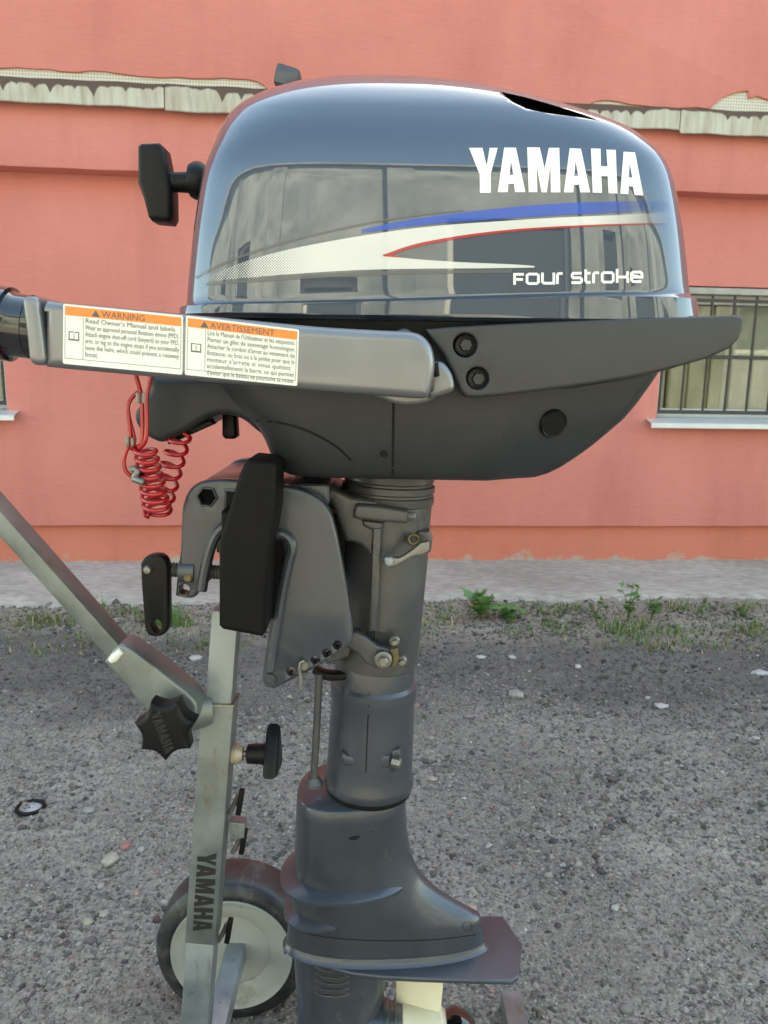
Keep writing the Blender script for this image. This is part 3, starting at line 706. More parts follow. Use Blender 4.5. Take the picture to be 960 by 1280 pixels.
def stroke(pts, wd):
    """thick polyline with mitred corners -> polygon"""
    P = [Vector((*p, 0)) for p in pts]; A, B = [], []
    for i, p in enumerate(P):
        d1 = (P[i] - P[i - 1]).normalized() if i > 0 else (P[1] - P[0]).normalized()
        d2 = (P[i + 1] - P[i]).normalized() if i < len(P) - 1 else d1
        n1 = Vector((-d1.y, d1.x, 0)); n2 = Vector((-d2.y, d2.x, 0)); n = (n1 + n2)
        n = n.normalized() if n.length > 1e-5 else n1
        s = wd / 2 / max(.45, n.dot(n1)); A.append(p + n * s); B.append(p - n * s)
    return [(q.x, q.y) for q in A] + [(q.x, q.y) for q in reversed(B)]
FS = {  # strokes for each letter, x 0..w, y 0 (top) .. 10 (base)
    'F': [[(.9, 10), (.9, 1), (8.6, 1)], [(1.9, 5.4), (7.8, 5.4)]],
    'o': [[(3, 1), (8, 1), (9.2, 2.2), (9.2, 7.8), (8, 9.1), (2.2, 9.1), (1, 7.8), (1, 2.2), (2.2, 1), (3.1, 1)]],
    'u': [[(1, 0), (1, 7.8), (2.2, 9.1), (9.2, 9.1), (9.2, 0)]],
    'r': [[(1, 10), (1, 2.2), (2.2, 1), (6, 1)]],
    's': [[(8.6, 1), (2, 1), (1, 2), (1, 4), (2, 5), (7.6, 5), (8.6, 6), (8.6, 8), (7.6, 9.1), (.4, 9.1)]],
    't': [[(1.6, -2), (1.6, 7.8), (2.8, 9.1), (5.6, 9.1)], [(2.5, 1.2), (5.6, 1.2)]],
    'k': [[(1, -2), (1, 10)], [(2, 5), (7.6, 5), (8.8, 6.2), (8.8, 10)], [(7.7, 4.1), (8.6, 3.2), (8.6, .2)]],
    'e': [[(8.9, 9.1), (2.2, 9.1), (1, 7.8), (1, 2.2), (2.2, 1), (8, 1), (9.2, 2.2), (9.2, 5.4), (1.9, 5.4)]],
}
xc = 143
for ch, wdt in (('F', 52), ('o', 66), ('u', 66), ('r', 34), (' ', 28), ('s', 55), ('t', 37), ('r', 36), ('o', 64), ('k', 62), ('e', 60)):
    if ch != ' ':
        wl = {'F': 9, 'o': 10.2, 'u': 10.2, 'r': 6.6, 's': 9.4, 't': 6.2, 'k': 9.8, 'e': 10.2}[ch]
        sx = (wdt - 5) / wl; sy = 5.0
        for si, st in enumerate(FS[ch]):
            pg = stroke([(xc + a * sx, 211 - (xc - 143) * .019 + b * sy) for a, b in st], 11.2)
            decal('letter', [[(600 + x / 3.4286, 280 + y / 3.4286) for x, y in pg]], BV_COWL, M_letter, cowl, .0004 + .0001 * si)
    xc += wdt

def fade_mat(name, col, x0, x1, x2=None, x3=None, rough=.3):
    """printed halftone: solid colour breaking up into fine dots towards its ends (print, in decal coordinates)"""
    m = bpy.data.materials.new(name); m.use_nodes = True; T = m.node_tree; N, L = T.nodes, T.links
    b = N['Principled BSDF']; b.inputs['Base Color'].default_value = (*col, 1); b.inputs['Roughness'].default_value = rough; b.inputs['Coat Weight'].default_value = .6
    uv = N.new('ShaderNodeUVMap'); uv.uv_map = 'px'; sp = N.new('ShaderNodeSeparateXYZ'); L.new(uv.outputs[0], sp.inputs[0])
    def rampx(a, c):
        k = N.new('ShaderNodeMapRange'); k.inputs['From Min'].default_value = a / 100; k.inputs['From Max'].default_value = c / 100; L.new(sp.outputs['X'], k.inputs['Value']); return k.outputs[0]
    fac = rampx(x0, x1)
    if x2:
        k2 = rampx(x3, x2); mn = N.new('ShaderNodeMath'); mn.operation = 'MINIMUM'; L.new(fac, mn.inputs[0]); L.new(k2, mn.inputs[1]); fac = mn.outputs[0]
    def wave(sock1, sgn):
        q = N.new('ShaderNodeMath'); q.operation = 'ADD' if sgn > 0 else 'SUBTRACT'; L.new(sp.outputs['X'], q.inputs[0]); L.new(sp.outputs['Y'], q.inputs[1])
        s = N.new('ShaderNodeMath'); s.operation = 'MULTIPLY'; L.new(q.outputs[0], s.inputs[0]); s.inputs[1].default_value = 100 * 2 * pi / 3.5
        c = N.new('ShaderNodeMath'); c.operation = 'SINE'; L.new(s.outputs[0], c.inputs[0]); return c.outputs[0]
    ad = N.new('ShaderNodeMath'); ad.operation = 'ADD'; L.new(wave(0, 1), ad.inputs[0]); L.new(wave(0, -1), ad.inputs[1])
    th = N.new('ShaderNodeMapRange'); th.inputs['From Min'].default_value = 0; th.inputs['From Max'].default_value = 1; th.inputs['To Min'].default_value = -2.0; th.inputs['To Max'].default_value = 2.2; L.new(fac, th.inputs['Value'])
    gt = N.new('ShaderNodeMath'); gt.operation = 'LESS_THAN'; L.new(ad.outputs[0], gt.inputs[0]); L.new(th.outputs[0], gt.inputs[1])
    L.new(gt.outputs[0], b.inputs['Alpha'])
    return m
M_sw = fade_mat('stripe_cream', (.62, .61, .58), 235, 400, 735, 845)
M_bl = fade_mat('stripe_blue', (.0, .062, .40), 430, 470, 715, 850)
M_rd = fade_mat('stripe_red', (.42, .01, .02), 440, 470, 760, 850)
M_gr = mat('line_grey', (.085, .085, .09), .35, 0, .6)
o3 = lambda P: [(q.x, q.y) for q in cr([(*p, 0) for p in P], 5, False)]
# cream swoosh with a long slit
top = o3([(250, 351), (290, 333), (340, 317), (400, 304), (470, 292), (540, 283), (620, 277), (700, 272), (770, 269), (832, 266)])
lowr = o3([(834, 279), (770, 280), (700, 283), (640, 287), (580, 294), (520, 305), (478, 319)])
lowr2 = o3([(478, 319), (520, 324), (580, 328), (640, 330.5), (668, 332.5)])
lowl = o3([(668, 334.5), (600, 335.5), (520, 336), (440, 338), (360, 343), (300, 348), (250, 353)])
decal('stripe_or_crease', [top + lowr + lowr2[1:] + lowl], BV_COWL, M_sw, cowl, .0003, 10)
bt = o3([(452, 287), (500, 277), (560, 268), (620, 261), (690, 255), (760, 252), (836, 251)])
bb = o3([(838, 263), (770, 266), (700, 269), (620, 274), (540, 280), (470, 289), (452, 292)])
decal('stripe_or_crease', [bt + bb], BV_COWL, M_bl, cowl, .0003, 10)
rt = o3([(478, 319), (520, 305), (580, 294), (640, 287), (700, 283), (770, 280), (832, 279)])
rb = o3([(832, 280.5), (770, 282), (700, 285.5), (640, 290), (580, 297.5), (525, 308), (492, 318), (505, 322), (480, 320.5)])
decal('stripe_or_crease', [rt + rb], BV_COWL, M_rd, cowl, .0005, 10)
st = o3([(243, 346), (290, 323), (350, 303), (420, 286), (500, 271), (580, 262)]); sb2 = o3([(580, 264), (500, 273.5), (420, 289), (350, 306.5), (290, 327), (246, 348)])
decal('stripe_or_crease', [st + sb2], BV_COWL, M_gr, cowl, .0003, 10)  # shading of the cowl's crease, put into the colour as a grey line
sh1 = o3([(258, 354), (330, 346.5), (420, 341), (520, 338), (640, 336.5)]); sh2 = o3([(640, 341), (520, 343), (420, 346.5), (330, 352), (258, 357)])
decal('stripe_or_crease', [sh1 + sh2], BV_COWL, M_gr, cowl, .0003, 10)

# ---- fuel cap / vent seen behind the crown, starter handle
c0 = atY(361, 106, .735); s0 = pxm(361, 100, .735)
fc = add('fuel_cap', bbox(c0 + ZA * .002, (XA * .9 + ZA * -.25).normalized() * s0 * 15, YA * .018, (ZA * .96 + XA * .25).normalized() * s0 * 12, .004), M_leg, mot)
hs = pxm(192, 226, MID)
hx = [(172, 181), (176, 178), (197, 177.5), (202, 181), (205, 205), (214, 216), (214, 237), (212, 240), (213, 270), (210, 276), (189, 276.5), (184, 272), (177, 250), (171, 236)]
hx = [(171, 182), (175, 178), (198, 177), (203, 182), (209, 212), (213.5, 236), (214, 270), (210, 277), (188, 275), (184, 270), (178, 247), (171, 228)]
sh = pplate('starter_handle', [hx], MID - .012, .028, .0045, M_black, mot)
q0, q1 = atY(205, 228, MID), atY(248, 228, MID)
add('stem', tube([q0, q0.lerp(q1, .35), q0.lerp(q1, .75), q1], [.0088, .0078, .0085, .0095], 20), M_black, sh)
add('collar', lathe([(0, .006), (0, .013), (.004, .015), (.009, .015), (.014, .012)], atY(238, 226, MID), XA, 24), M_black, sh)

# ---- tray under the cowl, rear side trim, lower cowl, front arm
def zloft(levels, n, seg=72, ymid=MID, taper=None):
    rings = []
    for (py, xl, xr, wd) in levels:
        a, b = atY(xl, py, ymid), atY(xr, py, ymid); z = (a.z + b.z) / 2
        rings.append(superring((a.x + b.x) / 2, ymid, z, (b.x - a.x) / 2, wd, n, seg))
    return loft(rings)
tray = add('cowl_seal', zloft([(432, 290, 838, .108), (420, 285, 838, .110), (398, 282, 830, .110)], 5.0), M_black, mot)
trim_o = [(531, 411), (560, 408.5), (640, 404), (740, 399.5), (850, 396), (915, 393.5), (926, 394.5), (931, 399), (929.5, 412), (924, 424), (912, 436), (885, 448), (850, 458), (800, 470), (740, 480), (680, 488), (630, 494), (598, 497), (584, 497), (576, 490), (566, 466), (553, 441), (538, 422)]
trim = pplate('rear_side_trim', [trim_o, circ(581.5, 431.5, 15, 24), circ(597, 473, 14, 24)], .554, .018, .0026, M_trim, mot, res=3)
for (bx, by) in ((581.5, 431.5), (597, 473.5)):
    p = atY(bx, by, .567); s = pxm(bx, by, .567)
    add('bolt', merge(lathe([(0, 13 * s), (-.001, 13 * s), (-.0015, 11 * s)], p, YA, 24), lathe([(-.001, 8.4 * s), (-.006, 8.4 * s), (-.0075, 7.4 * s)], p, YA, 6)), M_trim, trim, smooth=25)
    add('bolt_well', lathe([(.0055, 17 * s), (.0035, 17 * s)], p, YA, 24), M_hole, trim)
# rear handle body behind the trim (wraps round the stern)
rings = []
for (py, xl, xr, wd) in [(397, 600, 918, .112), (401, 600, 924, .114), (415, 600, 921, .114), (432, 600, 906, .113), (446, 600, 880, .112), (458, 600, 845, .111), (470, 600, 803, .110), (484, 600, 716, .109)]:
    a, b = atY(xl, py, .60), atY(xr, py, .60); rings.append(superring((a.x + b.x) / 2, MID, (a.z + b.z) / 2, (b.x - a.x) / 2, wd, 5.5, 72))
add('rear_carry_handle', loft(rings), M_trim, mot)
def panring(xl, xc, xr, wd, z, ymid=MID):
    """plan of the lower pan: rounded bow, straight flank, then a crease and a flank tapering to the stern"""
    near_ = []; L1 = min(.05, (xc - xl) * .4)
    for k in range(12):
        t = pi / 2 * k / 11; near_.append((xl + L1 * (1 - cos(t) ** .55), wd * sin(t) ** .55))
    for k in range(1, 7): near_.append((xl + L1 + (xc - .003 - xl - L1) * k / 6, wd))
    xe = xr - (xr - xc) * .22; we = wd * .74
    for k in range(0, 9): near_.append((xc + .002 + (xe - xc - .002) * k / 8, wd + (we - wd) * k / 8))
    for k in range(1, 10):
        t = pi / 2 * k / 9; near_.append((xe + (xr - xe) * sin(t) ** .8, we * cos(t) ** .7))
    pts = [Vector((x, ymid - y, z)) for x, y in near_]
    return pts + [Vector((x, ymid + y, z)) for x, y in reversed(near_[1:-1])]
YL = .606
pr_ = []
for (py, xl, xr, xc_, wd) in [(415, 250, 855, 650, .100), (455, 268, 846, 644, .1035), (475, 285, 832, 640, .1035), (500, 303, 813, 634, .103), (518, 322, 797, 630, .102), (536, 335, 775, 626, .1), (552, 343, 755, 622, .0975), (566, 348, 735, 619, .0945), (578, 352, 716, 616, .091), (586, 356, 700, 614, .087), (591.5, 364, 684, 612, .081), (594.5, 380, 664, 611, .070), (595, 420, 640, 610, .04)]:
    p1, p2, p3 = atY(xl - 6, py, .66), atY(xc_, py, .585), atY(xr, py, YL); pr_.append(panring(p1.x, p2.x, p3.x, wd, (p1.z + p3.z) / 2))
low = add('lower_cowl', loft(pr_), M_trimb, mot, smooth=60)
BV_LOW = bvh_of(low)
decal('panel_seam', [[(490.2, 500), (493.6, 500), (492.6, 593), (489.2, 593)]], BV_LOW, M_hole, low, .0003)
decal('panel_seam', [o3([(320, 524), (350, 527), (385, 537), (420, 556), (440, 575)]) + o3([(438, 576), (418, 558), (384, 540), (349, 530), (319, 527)])], BV_LOW, M_black, low, .0003)
h = BV_LOW.ray_cast(CAM, ray(691, 529).normalized())
def disc_on(bvh, px, py, rpx, m, parent, name, hgt=.003, seg=28, dome=True):
    h = bvh.ray_cast(CAM, ray(px, py).normalized()); p, n = h[0], h[1]
    if n.y > 0: n = -n
    s = (p - CAM).dot(FW) / FPX
    pr = [(-.004, rpx * s), (hgt * .6, rpx * s), (hgt, (rpx - 1.6) * s)] + ([(hgt * .75, (rpx - 3) * s), (hgt * .75, 1e-4)] if dome else [])
    return add(name, lathe(pr, p, n, seg), m, parent)
disc_on(BV_LOW, 691, 529, 18.5, M_black, low, 'round_plug')
disc_on(BV_LOW, 480, 567, 5, M_hole, low, 'screw', .001, 12)
arm = pplate('front_arm', [o3([(182, 470), (186, 486), (176, 503), (168, 515), (168, 527), (177, 541), (190, 550), (201, 553), (213, 549), (238, 536), (262, 522), (283, 519), (303, 525), (322, 540), (345, 556)]) + [(400, 556), (400, 470)]], .612, .13, .006, M_trimb, mot, res=3)
pplate('drain_spout', [[(277, 515), (294, 515), (296, 546), (292, 549), (281, 549), (277, 545)]], .665, .016, .003, M_black, mot)
pplate('drain_spout', [[(205, 545), (262, 524), (268, 530), (210, 556)]], .625, .012, .002, M_black, mot)

# ---- tiller
TY = .505
til_o = o3([(54, 374.5), (78, 377.5), (160, 385), (230, 392), (310, 399.5), (400, 408), (480, 412.5), (512, 414), (528, 419), (539, 431), (544, 449), (543, 470), (538, 492), (532, 498), (520, 498.5)]) + [(380, 488.5), (230, 475), (78, 461), (54, 458.5)]
til = pplate('tiller_arm', [til_o], TY, .046, .0068, M_tiller, mot, res=6, smooth=50)
add('end_collar', bbox(atY(61, 415.5, TY + .0225), XA * pxm(66, 416, TY) * 11, YA * .0237, (ZA * .996 - XA * .06).normalized() * pxm(66, 416, TY) * 42.5, .0055, 4), M_tiller, til)
ax = (atY(100, 421, TY + .022) - atY(20, 411, TY + .022)).normalized()
g0 = atY(55, 411, TY + .022); s = pxm(40, 411, TY + .022)
add('tiller_grip', lathe([(.004, 34 * s), (-.002, 38 * s), (-33 * s, 38.5 * s), (-38 * s, 41 * s), (-40 * s, 45.5 * s), (-60 * s, 46.5 * s), (-64 * s, 44 * s), (-130 * s, 40 * s), (-300 * s, 40 * s), (-306 * s, 34 * s)], g0, ax, 48), M_gloss, mot)
add('grip_band', lathe([(-13 * s, 38.2 * s), (-13.4 * s, 39.2 * s), (-31 * s, 39.4 * s), (-31.4 * s, 38.2 * s)], g0, ax, 48, cap=False), M_gloss, mot)
jn = pplate('tiller_joint', [o3([(536, 470), (540, 454), (552, 452), (561, 460), (567, 472), (568, 486), (560, 492), (536, 499)])], .532, .026, .004, M_tiller, mot)
pplate('joint_pin', [[(541, 456), (548, 452), (550, 470), (543, 472)]], .528, .01, .002, M_black, jn)
pplate('joint_bracket', [o3([(455, 490), (480, 500), (500, 506), (525, 505), (545, 497), (548, 480), (455, 480)])], .548, .02, .003, M_tiller, mot)
pplate('joint_boss', [circ(505, 424, 14, 18)], .552, .012, .003, M_legw, mot)

# ---- warning labels with print
def text_mesh(body, size):
    cu = bpy.data.curves.new('t', 'FONT'); cu.body = body; cu.size = size; cu.resolution_u = 2
    ob = bpy.data.objects.new('t', cu); COL.objects.link(ob); me = ob.to_mesh()
    v = [tuple(x.co[:2]) for x in me.vertices]; f = [tuple(p.vertices) for p in me.polygons]
    ob.to_mesh_clear(); bpy.data.objects.remove(ob); bpy.data.curves.remove(cu); return v, f
def warning_label(quad, title, lines, foot, nlabel):
    TL, TR, BR, BL = [Vector((*q, 0)) for q in quad]
    asp = (TR - TL).length / (BL - TL).length
    def P(u, v, lay):                                     # u 0..asp, v 0..1 downward
        q = (TL.lerp(TR, u / asp)).lerp(BL.lerp(BR, u / asp), v)
        return atY(q.x, q.y, TY - .0002 - .00012 * lay)
    V, F, MI = [], [], []
    def poly(pts, lay, mi):
        b = len(V); V.extend(P(*p, lay) for p in pts); F.append(tuple(range(b, b + len(pts)))); MI.append(mi)
    def rc(a, b, c, d, lay, mi): poly([(a, c), (b, c), (b, d), (a, d)], lay, mi)
    r = .03; corner = []
    for cx_, cy_, a0 in ((asp - r, r, -90), (asp - r, 1 - r, 0), (r, 1 - r, 90), (r, r, 180)):
        corner += [(cx_ + r * cos(radians(a0 + t)), cy_ + r * sin(radians(a0 + t))) for t in (0, 30, 60, 90)]
    poly(corner, 0, 0)
    rc(.03, asp - .03, .035, .185, 1, 1)
    for (a, b, c, d) in ((.335, .342, .20, .90), (.03, asp - .03, .90, .908), (.03, .037, .2, .9), (asp - .037, asp - .03, .2, .9)): rc(a, b, c, d, 1, 2)
    # open-book pictogram
    for (a, b, c, d) in ((.095, .112, .45, .60), (.255, .272, .45, .60), (.112, .175, .45, .466), (.192, .255, .45, .466), (.112, .255, .575, .60), (.178, .188, .47, .575)): rc(a, b, c, d, 1, 2)
    def text(s, u, v, size, mi, squeeze=1.0):
        tv, tf = text_mesh(s, size); b = len(V)
        V.extend(P(u + x * squeeze, v - y, 2) for x, y in tv); F.extend(tuple(i + b for i in q) for q in tf); MI.extend([mi] * len(tf))
    tv, _ = text_mesh(title, .15); tw = max(x for x, y in tv); t0 = asp * .5 - tw / 2
    poly([(t0 - .17, .165), (t0 - .1, .055), (t0 - .03, .165)], 2, 2)
    text(title, t0, .163, .15, 2)
    for k, ln in enumerate(lines):
        tv, _ = text_mesh(ln, .115); tw = max(x for x, y in tv)
        text(ln, .37, .285 + k * .112, .115, 2, min(1.0, (asp - .43) / tw))
    text(foot[0], .05, .965, .07, 2); text(foot[1], asp - .42, .965, .07, 2)
    o = add('warning_label', (V, F), [M_white, M_orange, M_ink], til, smooth=None, recalc=False, midx=MI)
    o['label'] = nlabel; return o
warning_label([(79, 379.5), (229, 394.5), (228, 468.5), (78.5, 454.5)], 'WARNING',
    ["Read Owner's Manual and labels.", 'Wear an approved personal flotation device (PFD).', 'Attach engine shut-off cord (lanyard) to your PFD,', 'arm, or leg so the engine stops if you accidentally', 'leave the helm, which could prevent a runaway', 'boat.'], ('', ''), 'white and orange English warning label')
warning_label([(232.5, 394.5), (374, 412), (371.5, 482.5), (231, 468.5)], 'AVERTISSEMENT',
    ["Lire le Manuel de l'Utilisateur et les etiquettes.", 'Porter un gilet de sauvetage homologue.', "Attacher le cordon d'arret au vetement de", 'flottaison, au bras ou a la jambe pour que le', 'moteur s\'arrete si vous quittez', 'accidentellement la barre, ce qui permet', 'd\'eviter que le bateau ne poursuive sa route.'], ('', ''), 'white and orange French warning label')

# ---- leg: steering tube, housings
def legring(py, cx, rpx, seg=48, yoff=0, sy=1.0):
    c = atY(cx, py, MID + yoff); return c, rpx * pxm(cx, py, MID + yoff)
AXD = (atY(486, 600, MID) - atY(462, 980, MID)).normalized()      # up along the leg
AXA = YA.cross(AXD).normalized(); AXA = (AXA if AXA.x > 0 else -AXA); AXB = AXD.cross(AXA)
def legloft(st, seg=56, sy=1.0):
    R = []
    for (py, cx, rp) in st:
        c, r = legring(py, cx, rp); R.append([c + AXA * cos(2 * pi * k / seg) * r + AXB * sin(2 * pi * k / seg) * r * sy for k in range(seg)])
    return loft(R)
add('mounting_collar', legloft([(586, 486, 55), (598, 486, 57), (600.5, 486, 55), (602.5, 486, 55), (604, 486, 58), (611, 486, 57.5), (613, 486, 55.5), (615, 486, 55.5), (617, 486, 57), (626, 486, 56), (628, 486, 53)]), M_legw, mot)
swv = add('swivel_housing', legloft([(622, 486, 51), (626, 486, 54), (640, 485.5, 53.5), (700, 481.5, 53), (760, 476.5, 52), (815, 471.5, 51), (826, 470.5, 50), (829, 470, 47)]), M_legw, mot)
BV_SW = bvh_of(swv)
drv = add('drive_shaft_housing', legloft([(815, 470, 46), (826, 469, 49), (848, 467.5, 50), (852, 467.3, 53.5), (866, 467, 54), (872, 466.5, 52), (900, 465, 52.5), (940, 463, 53), (962, 461.5, 53.5), (968, 461.3, 55.5), (975, 461, 55.8), (978, 460.8, 54.5)]), M_leg, mot)
BV_DR = bvh_of(drv)
add('joint_ring', legloft([(974, 461, 52), (976, 461, 53.5), (984, 460.4, 53), (986, 460, 50)]), M_black, mot)
decal('casting_seam', [[(460.5, 866), (462, 866), (458, 966), (456.5, 966)]], BV_DR, M_hole, drv, .0002)
decal('casting_seam', [[(476.5, 640), (478, 640), (468, 812), (466.5, 812)]], BV_SW, M_hole, swv, .0002)
decal('grease_stain', [o3([(440, 783), (455, 786), (470, 788), (484, 793), (489, 806), (481, 816), (466, 818), (450, 812), (440, 800)])], BV_SW, M_trimb, swv, .0003)
# casting pockets on the lower tube
def lump(name, pts, Yn, th, bev, m, parent): return pplate(name, [pts], Yn, th, bev, m, parent, res=3)
yn = MID - .0385
lump('casting_lug', [(427, 941), (434, 945), (447, 948), (448, 958), (430, 958), (426, 950)], yn + .001, .016, .003, M_leg, drv)
lump('casting_lug', [(463, 952), (472, 946), (488, 944), (490, 960), (474, 962), (463, 961)], yn - .0005, .016, .003, M_leg, drv)
lump('casting_lug', [(489, 938), (500, 936), (503, 944), (500, 962), (492, 966), (488, 960)], yn + .002, .016, .003, M_leg, drv)
add('bolt', lathe([(0, .0045), (.007, .0045), (.008, .003)], atY(491, 952, yn - .001), (XA * .8 - YA * .4).normalized(), 6), M_steel, drv, smooth=20)
# upper rubber-mount cover
lump('mount_cover', o3([(441, 643), (443, 634), (449, 631), (476, 633)]) + [(477, 633), (510, 639), (510, 655), (476, 653), (448, 650), (442, 648)], MID - .052, .03, .0035, M_legw, mot)
lump('mount_block', [(452, 650), (479, 653), (478, 664), (466, 664), (454, 658)], MID - .046, .03, .003, M_legw, mot)
add('bolt', lathe([(0, .004), (.006, .004), (.007, .003)], atY(509, 646, MID - .042), XA, 6), M_steel, mot, smooth=20)
# rib and web that carry the leg on the bracket
lump('swivel_rib', [(466, 660), (477, 660), (472, 790), (461, 790)], MID - .047, .03, .002, M_legw, mot)
lump('swivel_web', o3([(392, 612), (404, 618), (415, 632), (425, 660), (432, 676), (440, 678), (452, 684), (462, 696)]) + [(468, 696), (474, 640), (470, 626), (440, 622), (405, 604)], MID - .043, .07, .004, M_legw, mot)
lump('swivel_back', [(398, 640), (462, 650), (460, 800), (428, 800), (415, 700)], MID - .012, .03, .003, M_black, mot)
# shift lever with brass spring
lump('lever_pivot', [(521, 664), (537, 663), (541, 672), (539, 690), (531, 694), (522, 690)], MID - .031, .014, .003, M_legw, mot)
add('lever_spring', tube([atY(517 + 6 * cos(t), 674 + 6 * sin(t), MID - .044 + t * .0007) for t in np.linspace(0, 16, 60)], .0012, 6), M_brass, mot)
lv = lump('shift_lever', o3([(536, 676), (537, 688), (530, 694), (516, 697), (500, 706), (489, 710), (480, 706), (479, 699), (487, 696), (499, 697), (514, 688), (526, 678)]), MID - .058, .007, .002, M_steel, mot)
lump('lever_tip', o3([(479, 699), (482, 696), (490, 697), (492, 706), (486, 710), (480, 707)]), MID - .0605, .01, .0025, M_galv, mot)
# clip with bolts at the foot of the swivel housing
lump('link_plate', [(428, 794), (444, 790), (456, 796), (472, 808), (488, 812), (498, 822), (494, 834), (470, 836), (458, 830), (446, 816), (432, 808)], MID - .052, .008, .002, M_legw, mot)
for (bx, by, r_, yy) in ((479, 826, 9, MID - .06), (493, 802, 5.5, MID - .05), (502, 827, 5.5, MID - .046)):
    s = pxm(bx, by, yy); add('bolt', merge(lathe([(.006, r_ * s * 1.25), (.001, r_ * s * 1.25), (0, r_ * s)], atY(bx, by, yy), YA, 20), lathe([(.001, r_ * .75 * s), (-.003, r_ * .75 * s), (-.004, r_ * .6 * s)], atY(bx, by, yy), YA, 6)), M_steel, mot, smooth=25)
lump('spring_clip', [(487, 812), (497, 810), (499, 822), (494, 836), (489, 834), (491, 822)], MID - .055, .004, .001, M_brass, mot)

# ---- clamp bracket pair, joined by a bridge
CY = .598
outer = o3([(219, 745), (221, 720), (225, 690), (226.5, 655), (228, 632), (236, 613), (250, 603), (275, 600), (300, 601), (340, 606), (372, 611), (396, 621), (410, 636), (418, 658), (428, 705), (436, 752), (440.5, 785)]) + o3([(441, 797), (437, 807), (403, 830), (348, 859), (337, 861), (329, 855), (328, 842), (334, 800), (342, 745), (351, 712), (354, 690), (350, 676), (338, 668)]) + o3([(300, 655), (284, 654), (272, 664), (264, 690), (257, 722), (252, 734), (243, 747), (230, 748)])
holes = [circ(x, y, 5.2, 14) for x, y in ((421.5, 807), (408.5, 817), (394, 825.5), (364, 839.5))]
hexh = circ(258.5, 621.5, 11, 6, a0=.1)
brk = pplate('clamp_bracket', [outer, hexh, circ(230.5, 738, 6.5, 14, ry=7)] + holes, CY, .014, .0028, M_leg, mot, res=3)
outer2 = [(x, y) for x, y in outer]
brk2 = pplate('clamp_bracket', [[(219 + (x - 219) * 1.0, y) for x, y in outer]], CY, .014, .003, M_leg, mot); brk2.location.y += .15
pplate('hex_rim', [circ(258.5, 621.5, 14, 6, a0=.1), circ(258.5, 621.5, 11.3, 6, a0=.1)], CY - .0015, .004, .001, M_leg, brk)
pplate('hex_well', [circ(258.5, 621.5, 12, 12)], CY + .0142, .002, 0, M_hole, brk)
pplate('label_recess', [[(279, 610), (300, 612), (299, 640), (278, 638)], [(281.5, 612.5), (298, 614), (297, 637.5), (280.5, 636)]], CY - .001, .003, .0005, M_leg, brk)
pplate('label_recess', [[(283, 614), (297, 615), (296, 636), (282, 635)]], CY - .0004, .001, 0, M_hole, brk)
# raised U rib on the near bracket
for pts in ([(252, 738), (258, 705), (266, 678), (276, 662), (290, 655), (320, 654)], [(340, 668), (352, 668), (361, 674), (365, 686), (361, 702), (353, 740), (343, 800), (338, 838)]):
    pp = [atY(q.x, q.y, CY - .001) for q in cr([(*p, 0) for p in pts], 6, False)]
    add('rib', tube(pp, .0044, 10), M_leg, brk)
s = pxm(337, 848, CY); add('pivot_bolt', lathe([(.004, 8 * s), (-.002, 8 * s), (-.003, 7 * s), (-.003, 5.5 * s), (-.002, 5 * s)], atY(337, 848, CY), YA, 20), M_leg, brk)
br_t = o3([(240, 611), (251, 604), (275, 601.5), (300, 602.5), (340, 607), (372, 612), (396, 622)])
pplate('bracket_bridge', [br_t + [(x_ + 1, y_ + 9) for x_, y_ in reversed(br_t)]], CY + .0135, .137, .001, M_leg, mot)
add('tilt_shaft', tube([atY(386, 636, CY + .012), atY(386, 636, CY) + YA * .15], .011, 20), M_legw, mot)
add('bracket_hinge', bbox(atY(392, 606, CY + .075), XA * .018, YA * .055, ZA * .009, .004, 3), M_leg, mot)
pplate('mount_foot', [[(366, 570), (402, 572), (398, 596), (376, 594)]], .655, .05, .003, M_black, mot)
# tilt pin through the holes
add('tilt_pin', tube([atY(379, 832, CY - .004), atY(379, 832, CY) + YA * .17], .0042, 12), M_steel, mot)
add('pin_clip', tube([atY(x, y, CY - .006) for x, y in ((381, 826), (376, 828), (374, 836), (376, 846), (376, 862))] + [], .0016, 8), M_steel, mot)
lump('tilt_stop_lever', o3([(392, 833), (402, 840), (420, 843), (446, 840), (447, 846), (436, 850), (412, 852), (398, 848), (390, 842)]), CY + .055, .012, .002, M_black, mot)
lump('reverse_lock', [(398, 815), (428, 800), (440, 812), (436, 822), (408, 832)], MID - .035, .02, .003, M_legw, mot)
# clamp screw and handle
sc0, sc1 = atY(196, 711, CY + .007), atY(300, 717, CY + .007)
pr = []; L_ = (sc1 - sc0).length; nth = 56
for k in range(nth + 1): pr.append((L_ * k / nth, .0062 if k % 2 else .0052))
add('clamp_screw', lathe(pr, sc0, sc1 - sc0, 16), M_steel, mot, smooth=25)
add('screw_boss', tube([atY(226, 713, CY + .007), atY(245, 714, CY + .007)], [.0105, .0105], 20), M_leg, mot)
sb_ = pxm(236, 720, CY); add('set_screw', lathe([(0, 6 * sb_), (-.003, 6 * sb_), (-.004, 4.5 * sb_)], atY(236, 721, CY), YA, 12), M_brass, mot)
ch_o = o3([(175, 705), (180, 698), (189, 694.5), (200, 695), (207, 701), (210, 712)]) + [(210.5, 780)] + o3([(209, 789), (202, 795), (188, 796), (182, 790), (180, 782)]) + [(176, 730)]
chd = pplate('clamp_handle', [ch_o, circ(195.5, 783, 6, 16, ry=8)], CY - .008, .013, .003, M_black, mot, res=3)
s = pxm(185, 712, CY); add('rivet', lathe([(.002, 6 * s), (-.001, 6 * s), (-.003, 4 * s), (-.0035, 1e-4)], atY(185, 712, CY - .008), YA, 20), M_steel, chd)
